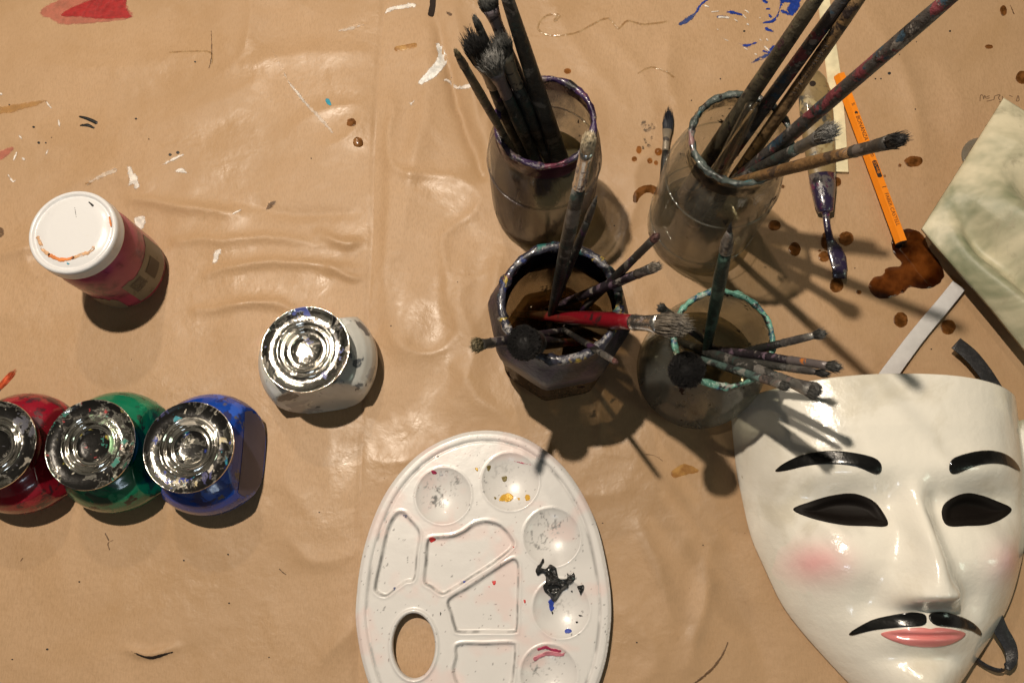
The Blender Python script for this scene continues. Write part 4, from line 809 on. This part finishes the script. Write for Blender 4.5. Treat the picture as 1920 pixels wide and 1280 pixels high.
# inverted second mask
P1, P2, P3, P4 = (at(1880, 186, .036), at(1727, 430, .022), at(1998, 765, .020), at(2260, 420, .04))
ns, nt_ = 110, 130; S, Tt = np.meshgrid(np.linspace(0, 1, ns), np.linspace(0, 1, nt_), indexing='ij')      # s: P2->P1, t: P2->P3
px_ = lambda i: ((1 - S) * (1 - Tt) * P2[i] + S * (1 - Tt) * P1[i] + (1 - S) * Tt * P3[i] + S * Tt * P4[i])
XX, YY, ZR = px_(0), px_(1), px_(2)
bowl = np.clip(np.minimum(S, .7) * 3.2, 0, 1) ** .8 * np.clip((1 - S) * 4, 0, 1) * np.clip(Tt * 7, 0, 1) ** .7
ridge = np.exp(-((S - .27 + .10 * np.sin(Tt * 4)) / .075) ** 2) * sstep(.02, .3, Tt)
soc = np.exp(-((S - .62) / .13) ** 2 - ((Tt - .48) / .22) ** 2)
ZZ = ZR + .014 * bowl + .022 * np.exp(-((S - .12) / .10) ** 2) * sstep(.05, .5, Tt) - .020 * ridge + .016 * np.exp(-((S - .42) / .10) ** 2) * sstep(.1, .4, Tt) - .030 * soc + .0006 * fbm(XX, YY, 60, 5, 4) + .002
ZZ = np.maximum(ZZ, .006)
m2 = empty('mask', P2, 'pale cream mask lying at the right edge with its straight rim toward the pencil', 'mask')
V = np.stack([(XX - P2[0]).ravel(), (YY - P2[1]).ravel(), (ZZ - P2[2]).ravel()], 1); I = np.arange(ns * nt_).reshape(ns, nt_)
F = np.stack([I[:-1, :-1].ravel(), I[:-1, 1:].ravel(), I[1:, 1:].ravel(), I[1:, :-1].ravel()], 1).tolist(); n0 = len(V)
V2 = V.copy(); V2[:, 2] -= .0025; rim_i = list(I[:, 0]) + list(I[-1, 1:]) + list(I[-2::-1, -1]) + list(I[0, -2:0:-1])
F2 = [tuple(n0 + i for i in f[::-1]) for f in F]; R2 = [(rim_i[k], rim_i[(k + 1) % len(rim_i)], n0 + rim_i[(k + 1) % len(rim_i)], n0 + rim_i[k]) for k in range(len(rim_i))]
MI = mat('mask_cream', (.62, .56, .40, 1), .5, coat=.0, layers=[((.17, .19, .11, 1), 7, .44, .66, 4), ((.30, .27, .18, 1), 28, .56, .75, 8)], bump=[(70, .0004, 1), (250, .0002, 3)])  # dark green-grey layer paints the shell's shading into its cream colour
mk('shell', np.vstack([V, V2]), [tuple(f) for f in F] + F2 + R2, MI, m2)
dc = at(1842, 296, 0); V, F = lathe([(.0001, .0), (.017, 0), (.0185, -.0006), (.0185, -.002)], 40)
dd = mk('plastic_disc', V, F, glass('grey_plastic', (.62, .64, .60, 1), (.35, .35, .32, 1), .3, .6, 10, 2, .2, .3), None); dd.location = (dc[0] - .0015, dc[1], float(paperz(dc[0], dc[1])) + .003)
tag(dd, 'grey translucent plastic disc tucked under the cream mask rim', 'disc')
ep = [(1908, 806), (1928, 798), (1960, 930), (1950, 1040), (1915, 1012), (1911, 930)]
Pe = spline(atn(ep, .01), True, 5); o_ = sheet('plastic_tray', lambda X, Y: poly_sdf(X, Y, Pe), lambda X, Y: .012 + .006 * np.clip(-poly_sdf(X, Y, Pe) / .01, 0, 1) + 0 * X, bbox_of(Pe, .001), .0012, mat('pale_plastic', (.30, .29, .22, 1), .35, var=.15), None, low=.002)
tag(o_, 'pale plastic tray edge barely showing at the right frame edge', 'tray')

# ------------------------------------------------------------------ palette
def zp(x, y): return (660 + x / 2.56, 780 + y / 2.56)
ZP = .0138
def W(L): return spline(atn([zp(*p) for p in L], ZP), True, 8)
OUT = W([(650, 66), (520, 82), (380, 140), (270, 225), (170, 350), (95, 505), (42, 690), (18, 880), (18, 1010), (50, 1190), (110, 1360), (210, 1510), (380, 1640), (620, 1700), (850, 1650), (1030, 1520), (1150, 1360), (1215, 1190), (1243, 1000), (1243, 860), (1220, 700), (1175, 520), (1100, 360), (1000, 225), (880, 130), (770, 82)])
WELL = [(438, 381, 133), (760, 313, 137), (960, 580, 137), (1005, 922, 137), (945, 1240, 137), (800, 1500, 120)]
WC = [(np.array(at(*zp(x, y), ZP)[:2]), (at(*zp(x + r, y), ZP) - at(*zp(x, y), ZP)).length) for x, y, r in WELL]
TR = [W([(205, 468), (245, 458), (275, 488), (325, 555), (314, 660), (300, 780), (255, 800), (205, 835), (160, 866), (115, 850), (104, 815), (130, 690), (165, 540)]),
      W([(355, 610), (378, 582), (470, 574), (530, 552), (585, 515), (650, 502), (715, 522), (762, 572), (776, 625), (690, 700), (580, 772), (480, 835), (430, 857), (375, 822), (341, 795), (348, 700)]),
      W([(458, 880), (560, 815), (670, 742), (765, 685), (795, 695), (803, 740), (800, 880), (795, 1020), (775, 1040), (640, 1040), (510, 1040), (488, 1015), (470, 950)]),
      W([(505, 1095), (640, 1090), (770, 1088), (787, 1110), (782, 1200), (760, 1300), (650, 1370), (520, 1310), (480, 1230), (493, 1160)])]
HO = W([(295 + 103 * math.cos(a), 1102 + 158 * math.sin(a)) for a in [i * math.pi / 8 for i in range(16)]])
def palz(X, Y):
    d = poly_sdf(X, Y, OUT); z = np.full(X.shape, ZP) - .0022 * sstep(-.0035, .0, d) - .0012 * sstep(-.0080, -.0095, d) - .0012 * np.exp(-((d + .0088) / .0010) ** 2)
    h = poly_sdf(X, Y, HO); z = z + .0016 * np.exp(-((h - .0018) / .0012) ** 2)
    for c, r in WC:
        q = np.hypot(X - c[0], Y - c[1]); z = z - .0075 * np.clip(1 - (q / r) ** 2, 0, 1) ** .9 + .0005 * np.exp(-((q - r - .0004) / .0008) ** 2)
    for P in TR:
        t = poly_sdf(X, Y, P); z = z - .0042 * sstep(.0002, -.0022, t) + .0005 * np.exp(-((t - .0010) / .0008) ** 2)
    return z + .0002 * fbm(X, Y, 60, 3, 3)
def palcol(x, y):
    C = np.zeros((len(x), 4)); a = np.zeros(len(x)); C[:, :3] = (.12, .12, .12); n1 = fbm(x, y, 110, 4, 4); n2 = fbm(x, y, 500, 6, 3); n3 = fbm(x, y, 35, 14, 3)
    for P in TR + [HO]:
        t = poly_sdf(x, y, P); a = np.maximum(a, .85 * np.exp(-((t + .0009) / .0007) ** 2) * sstep(-.15, .15, n1 + .5 * n3))
    d = poly_sdf(x, y, OUT); a = np.maximum(a, .6 * np.exp(-((d + .0092) / .0009) ** 2) * sstep(-.15, .25, n1 + n3))
    for k, (c, r) in enumerate(WC):
        q = np.hypot(x - c[0] , y - c[1] - .003); amt = (.95, .3, .75, .45, .8, .4)[k]; ng = (c[1] - y + .004) / r
        sw = .30 - 4.0 * np.abs(fbm(x + .006 * n1, (y + .010 * n3) * .7, 330, 30 + k, 3)) + .5 * n2 + 1.3 * n1
        a = np.maximum(a, amt * sstep(.08, .62, sw + .45 * (.7 - np.hypot(x - c[0] + .002, y - c[1] - .004) / (r * .75))) * (q < r * .97))
    a = np.maximum(a, sstep(.30, .34, n2) * .8); p = fbm(x, y, 45, 50, 3)
    pk = (sstep(.02, .25, p) * .24); m_ = a < pk; C[m_, :3] = (.75, .40, .35); a = np.where(m_, pk, a); C[:, 3] = np.clip(a, 0, 1); return C
PALW = mat('palette_plastic', (.63, .615, .60, 1), .32, attr='dirt', coat=.15, bump=[(40, .0004, 1)])
_pc = OUT.mean(0)
po = sheet('palette', lambda X, Y: np.maximum(poly_sdf(X, Y, OUT), -poly_sdf(X, Y, HO)), palz, bbox_of(OUT, .001), .00085, PALW, None, low=.0068, off=(_pc[0], _pc[1], 0), colfn=palcol)
tag(po, 'oval white plastic palette with round wells, thumb hole and paint crumbs', 'palette')
def ppaint(name, L, m, rag=.0006, h=.0003, wid=None, dome=0):
    P = atn([zp(*p) for p in L], ZP); seed = random.randint(0, 999); P = spline(P, wid is None, 5); off = np.array([_pc[0], _pc[1]])
    if wid is None: sd = lambda X, Y: poly_sdf(X + off[0], Y + off[1], P) + rag * 2 * fbm(X, Y, 420, seed, 3)
    else: sd = lambda X, Y: seg_dist(X + off[0], Y + off[1], P, False)[0] - wid * .00018 / 2 + rag * 2 * fbm(X, Y, 420, seed, 3)
    b = bbox_of(P, .003); b = (b[0] - off[0], b[1] - off[1], b[2] - off[0], b[3] - off[1])
    return sheet(name, sd, lambda X, Y: palz(X + off[0], Y + off[1]) + h + dome * np.clip(fbm(X, Y, 180, seed, 3) + .35, 0, 1), b, .0005, m, po, thick=.0006)
GOLD = mat('gold_paint', (.62, .36, .05, 1), .3, .2, bump=[(200, .0006, 1)]); OLV = paint('olive_crumb', (.22, .17, .05, 1), 4); MAG = paint('magenta_paint', (.45, .03, .10, 1), 6)
PBL = paint('blue_crumb', (.02, .06, .42, 1), 8); PRD = paint('red_crumb', (.62, .02, .02, 1), 9); PNK = paint('pink_smear', (.62, .22, .27, 1), 10, .3); BLK = mat('dried_black_paint', (.008, .008, .008, 1), .35, coat=.6, bump=[(160, .0015, 2)])
BST = paint('blue_stain', (.03, .06, .22, 1), 14, .4, thin=.48); YST = paint('yellow_stain', (.75, .62, .38, 1), 15, .4, thin=.52)
for L, m, rg in (([(705, 395), (735, 365), (765, 370), (775, 392), (750, 408), (720, 404)], GOLD, .0012), ([(830, 378), (852, 375), (855, 398), (835, 402)], GOLD, .0006), ([(790, 388), (806, 390), (800, 400)], GOLD, .0004),
                 ([(680, 385), (692, 388), (686, 398)], OLV, .0003), ([(648, 240), (664, 236), (662, 252), (652, 262)], OLV, .0004), ([(715, 290), (740, 282), (742, 300), (728, 312)], OLV, .0006), ([(590, 250), (603, 248), (602, 264)], GOLD, .0002),
                 ([(380, 262), (396, 260), (406, 272), (388, 276)], MAG, .0006), ([(368, 585), (390, 580), (400, 592), (375, 604)], PRD, .0004), ([(672, 794), (688, 790), (686, 806), (676, 808)], PRD, .0003), ([(770, 620), (778, 628), (774, 630)], PRD, .0001), ([(822, 880), (834, 884), (830, 900)], PRD, .0004), ([(654, 816), (659, 818), (657, 823)], PRD, .0001),
                 ([(1020, 1028), (1042, 1020), (1056, 1034), (1030, 1044)], PBL, .0006), ([(948, 880), (968, 890), (970, 930), (955, 940), (946, 910)], PBL, .0012), ([(530, 792), (546, 790), (538, 798)], PBL, .0003), ([(240, 470), (262, 474), (258, 486), (244, 482)], BST, .0006), ([(190, 825), (205, 822), (200, 836)], BST, .0004),
                 ([(958, 935), (968, 945), (962, 958)], BLK, .0004), ([(1090, 955), (1108, 958), (1098, 962)], BLK, .0003), ([(1075, 985), (1090, 988), (1078, 994)], BLK, .0003), ([(422, 940), (428, 945), (424, 954)], BLK, .0002), ([(662, 952), (666, 956), (663, 960)], BLK, .0001), ([(312, 906), (322, 908), (318, 911)], BLK, .0001), ([(1052, 840), (1060, 836), (1058, 846)], BLK, .0002), ([(408, 190), (416, 190), (412, 196)], BLK, .0001), ([(756, 954), (761, 956), (758, 960)], BLK, .0001)):
    ppaint('paint_crumb', L, m, rg)
ppaint('pink_smear', [(870, 1165), (890, 1150), (950, 1128), (1010, 1140), (1022, 1128), (1010, 1155), (960, 1150), (905, 1160), (880, 1178)], PNK, .0006, dome=.0008); ppaint('pink_smear', [(895, 1120), (930, 1110), (960, 1122), (1000, 1128)], MAG, .0006, wid=10, dome=.0006)
ppaint('paint_streak', [(775, 212), (810, 220), (860, 232)], MAG, .0002, wid=2.5)
# dried black paint skin, curled up in folds
V = []; F = []
ang = 0; cpx = [(918, 682), (922, 700), (908, 722), (930, 730), (950, 712), (978, 724), (984, 750), (1000, 782), (1030, 776), (1032, 748), (1044, 760), (1064, 750), (1070, 772), (1056, 800), (1040, 806), (1036, 826), (1010, 840), (990, 872), (968, 892), (948, 862), (924, 842), (916, 812), (930, 796), (926, 764), (912, 752), (892, 762), (880, 744), (888, 726), (900, 706)]
P = spline(atn([zp(*p) for p in cpx], ZP), True, 3); off = np.array([_pc[0], _pc[1]])
sheet('dried_paint_skin', lambda X, Y: poly_sdf(X + off[0], Y + off[1], P) + .0012 * fbm(X, Y, 300, 3, 3), lambda X, Y: palz(X + off[0], Y + off[1]) + 0.0014 + .009 * np.clip(fbm(X, Y, 190, 8, 3) + .22, 0, 1) * sstep(.0, -.003, poly_sdf(X + off[0], Y + off[1], P)), (bbox_of(P, .002)[0] - off[0], bbox_of(P, .002)[1] - off[1], bbox_of(P, .002)[2] - off[0], bbox_of(P, .002)[3] - off[1]), .0005, BLK, po, thick=.0018)
ppaint('dried_paint_skin', [(1090, 812), (1112, 808), (1112, 832), (1098, 856), (1088, 835), (1082, 818)], BLK, .0005, dome=.004)

# ------------------------------------------------------------------ squat paint bottles
CHR = lambda nm, sd, cols, fl=.47: mat(nm, (.80, .76, .68, 1), .12, 1.0, layers=[((.018, .017, .016, 1), 38, fl, fl + .04, sd, .30, .5), ((.34, .31, .26, 1), 75, .62, .64, sd + 2, .45, .3)] + [(c, 42 + 12 * i, .63, .645, sd + 7 + i, .4, 0.0) for i, c in enumerate(cols + [(.50, .46, .38, 1)])], bump=[(120, .0006, sd), (30, .0003, sd + 1)], seed=sd)
CHI = lambda nm, sd, c: mat(nm, (.86, .82, .74, 1), .10, 1.0, layers=[(c, 30, .56, .64, sd, .30, 0.3), ((.04, .035, .03, 1), 90, .64, .68, sd + 4, .4, .3)], bump=[(60, .0005, sd)], seed=sd)
CSIDE = mat('cap_side_metal', (.78, .72, .62, 1), .10, 1.0, layers=[((.30, .26, .2, 1), 30, .62, .7, 3, .3, .6)], bump=[(40, .0005, 1)])
def bottle(top, h, m_body, m_top, m_in, label, rz=0, facet=None, spots=()):
    c = at(*top, h); t = empty('paint_bottle', (c[0], c[1], float(paperz(c[0], c[1])) + .0008), label, 'paint bottle', 'squat paint bottles with chrome caps', rz)
    prof = [(.030, 0), (.041, .0008), (.0455, .004), (.0485, .010), (.0500, .018), (.0498, .024), (.0480, .031), (.0440, .038), (.0380, .0435), (.0320, .047), (.029, .049), (.028, .052)]
    def shp(x, y, z, a):
        lim = .0398 - .27 * z if z > .003 else .0398
        k = abs(x) - lim
        if k > 0 and z > .0005: x = math.copysign(abs(x) - k * .93, x)
        return x, y
    dz = [(np.interp(k, range(len(prof)), [r for r, z in prof]), np.interp(k, range(len(prof)), [z for r, z in prof])) for k in np.linspace(0, len(prof) - 1, 45)]
    V, F = lathe(dz, 128, (0, 0, 0), shp, closed_bottom=True); mk('body', V, F, m_body, t)
    if facet:
        keep = []
        for f in F:
            if len(f) == 4 and all(V[i][0] > .018 and math.hypot(V[i][0], V[i][1]) < .0005 + np.interp(V[i][2], [z for r, z in prof], [r for r, z in prof]) - .0015 and .003 < V[i][2] < .036 for i in f): keep.append(f)
        use = sorted({i for f in keep for i in f}); mp = {i: k for k, i in enumerate(use)}
        if keep: mk('side_panel', [(V[i][0] + .0004, V[i][1], V[i][2]) for i in use], [tuple(mp[i] for i in f) for f in keep], facet, t)
    zt = h; R = .0356
    V, F = lathe([(.0295, zt - .0165), (.0310, zt - .0165), (.0318, zt - .013), (.0335, zt - .004), (R - .0004, zt - .0018), (R, zt - .0010), (R - .0002, zt - .0002)], 96); cap = mk('cap', V, F, CSIDE, t)
    V, F = lathe([(R - .0002, zt - .0002), (R - .0010, zt), (.0345, zt - .0003), (.0250, zt - .0016), (.0237, zt - .0012)], 96); mk('cap_rim', V, F, m_top, cap)
    V, F = lathe([(.0237, zt - .0012), (.0230, zt - .0004), (.0222, zt - .0005), (.0212, zt - .0022), (.0202, zt - .0030), (.0192, zt - .0024), (.0184, zt - .0015), (.0175, zt - .0018), (.0162, zt - .0042), (.0148, zt - .0050), (.0140, zt - .0044), (.0133, zt - .0046)], 96); mk('cap_rings', V, F, m_in, cap)
    V, F = lathe([(.0133, zt - .0046), (.0122, zt - .0062), (.0090, zt - .0070), (.0045, zt - .0074), (.0001, zt - .0075)], 64); mk('cap_centre', V, F, m_top, cap)
    V, F = lathe([(.0285, .044), (.0285, .050)], 48); mk('neck', V, F, m_body, t)
    return t
def pbody(nm, base, sd, cols, rough=.16): return mat(nm, base, rough, layers=[(c, 32 + 12 * i, .56 + .02 * i, .60 + .02 * i, sd + i * 3, .40) for i, c in enumerate(cols)], coat=.45, bump=[(60, .0003, sd)], var=.12)
bottle((573, 655), .063, pbody('bottle_white', (.50, .50, .47, 1), 1, [(.34, .34, .34, 1), (.62, .62, .60, 1), (.10, .11, .12, 1)], .3), CHR('cap_white_top', 2, [(.08, .10, .32, 1), (.65, .60, .5, 1), (.5, .45, .4, 1)], .54), CHI('cap_white_rings', 3, (.55, .5, .42, 1)), 'squat bottle of white paint with flaking chrome cap, standing alone', math.radians(98))
BLUEB = bottle((355, 838), .065, pbody('bottle_blue', (.004, .045, .30, 1), 5, [(.010, .015, .10, 1), (.02, .09, .48, 1), (.10, .085, .07, 1)]), CHR('cap_blue_top', 8, [(.05, .05, .13, 1), (.45, .38, .22, 1), (.03, .22, .28, 1), (.02, .04, .25, 1)]), CHI('cap_blue_rings', 9, (.4, .37, .32, 1)), 'squat bottle of blue paint with paint-chipped chrome cap', facet=mat('grey_label_panel', (.075, .065, .105, 1), .45, var=.15))
bottle((170, 833), .065, pbody('bottle_green', (.004, .14, .070, 1), 12, [(.006, .045, .03, 1), (.01, .20, .10, 1), (.008, .010, .008, 1)]), CHR('cap_green_top', 14, [(.03, .18, .14, 1), (.20, .22, .18, 1), (.42, .34, .04, 1), (.35, .03, .03, 1)]), CHI('cap_green_rings', 15, (.26, .48, .26, 1)), 'squat bottle of green paint with chipped chrome cap between red and blue')
bottle((-14, 836), .065, pbody('bottle_red', (.22, .006, .018, 1), 20, [(.06, .006, .012, 1), (.34, .012, .03, 1), (.05, .008, .02, 1)]), CHR('cap_red_top', 21, [(.10, .10, .12, 1)]), CHI('cap_red_rings', 23, (.35, .32, .3, 1)), 'squat bottle of red paint cut off by the left frame edge')

# ------------------------------------------------------------------ jar of pink paint with white lid
cj = at(137, 435, .094); tj = empty('lidded_jar', (cj[0], cj[1], .0015), 'glass jar of dull pink paint with a scuffed white screw lid', 'jar')
PK = mat('pink_paint_glass', (.36, .060, .115, 1), .25, coat=.25, spec=.3, layers=[((.07, .010, .032, 1), 22, .50, .66, 3)], var=.1)
pj = [(.025, 0), (.032, .0006), (.0354, .004), (.0360, .012), (.0360, .060), (.0350, .068), (.0325, .076), (.0305, .080), (.0305, .088)]
V, F = lathe(pj, 80, closed_bottom=True); jb = mk('body', V, F, PK, tj)
LID = mat('white_lid', (.66, .66, .67, 1), .25, coat=.5, layers=[((.50, .47, .42, 1), 45, .68, .74, 4, .4)], bump=[(60, .0003, 1)])
V, F = lathe([(.0330, .0810), (.0352, .0810), (.0360, .0816), (.0361, .0828), (.0357, .0845), (.0356, .090), (.0354, .0925), (.0345, .0938), (.0330, .0941), (.0318, .0936), (.0311, .0922), (.0304, .0920), (.0296, .0928), (.0200, .0931), (.0001, .0932)], 96); ld = mk('lid', V, F, LID, tj)
LB = mat('worn_label', (.19, .165, .12, 1), .5, layers=[((.11, .09, .06, 1), 60, .55, .65, 2)])
def patch(a0, a1, z0, z1, m, r=.0363, par=jb, nm='label', ragf=0):
    V = []; F = []; na, nz_ = 14, 8
    for i in range(na + 1):
        for j in range(nz_ + 1):
            a = math.radians(a0 + (a1 - a0) * i / na); e = ragf * (vnoise(i * .9, 3.3, 5) - .5) * (j == nz_)
            V.append((r * math.cos(a), r * math.sin(a), z0 + (z1 - z0) * j / nz_ + e))
    for i in range(na):
        for j in range(nz_): b = i * (nz_ + 1) + j; F.append((b, b + nz_ + 1, b + nz_ + 2, b + 1))
    return mk(nm, V, F, m, par)
patch(-58, 30, .008, .044, LB, ragf=.004); patch(-128, -78, .004, .026, LB, ragf=.016)
DKL = mat('label_dark_print', (.030, .020, .010, 1), .5); patch(-22, 2, .018, .036, DKL, .0366, nm='label_print'); 
GPR = paint('label_grey_print', (.09, .08, .06, 1), 4, .5, thin=.46); patch(-50, -30, .024, .040, GPR, .0366, nm='label_print')
def lidmark(L, wid, m, rag=.0003):
    P = np.array([[*(at(x, y, .094) - cj)[:2]] for x, y in L]); P = spline(P, False, 4); sd = random.randint(0, 99)
    sheet('paint_fleck', lambda X, Y: seg_dist(X, Y, P, False)[0] - wid * .0002 + rag * 2 * fbm(X, Y, 400, sd, 3), lambda X, Y: .0934 + .0 * X + np.where(np.hypot(X, Y) > .0315, .0009, 0), bbox_of(P, .003), .0005, m, ld, thick=.0004)
OR = paint('orange_paint', (.70, .22, .05, 1), 3, .4); ORT = paint('orange_thin', (.72, .42, .22, 1), 5, .4, thin=.47)
lidmark([(93, 479), (115, 487), (138, 484)], 7, OR, .001); lidmark([(72, 445), (80, 466), (92, 478)], 5, ORT, .0012); lidmark([(138, 483), (165, 475), (176, 466)], 6, ORT, .001); lidmark([(206, 408), (209, 424)], 3, OR); lidmark([(168, 380), (175, 386)], 3, P_BLACK, .0004); lidmark([(141, 389), (144, 409)], .9, P_BLACK, .0001); lidmark([(88, 438), (100, 434)], 1.6, P_GREY); lidmark([(92, 400), (98, 407)], 2, P_GREY); lidmark([(127, 494), (129, 495)], 2.6, P_CYAN, .0002); lidmark([(164, 481), (170, 472), (174, 474)], 2.5, P_BROWN)
for a in ((148, 352), (66, 405), (205, 377), (108, 364), (185, 482)):
    lidmark([a, (a[0] + 3, a[1] + 1)], 1.6, P_BROWN, .0002)
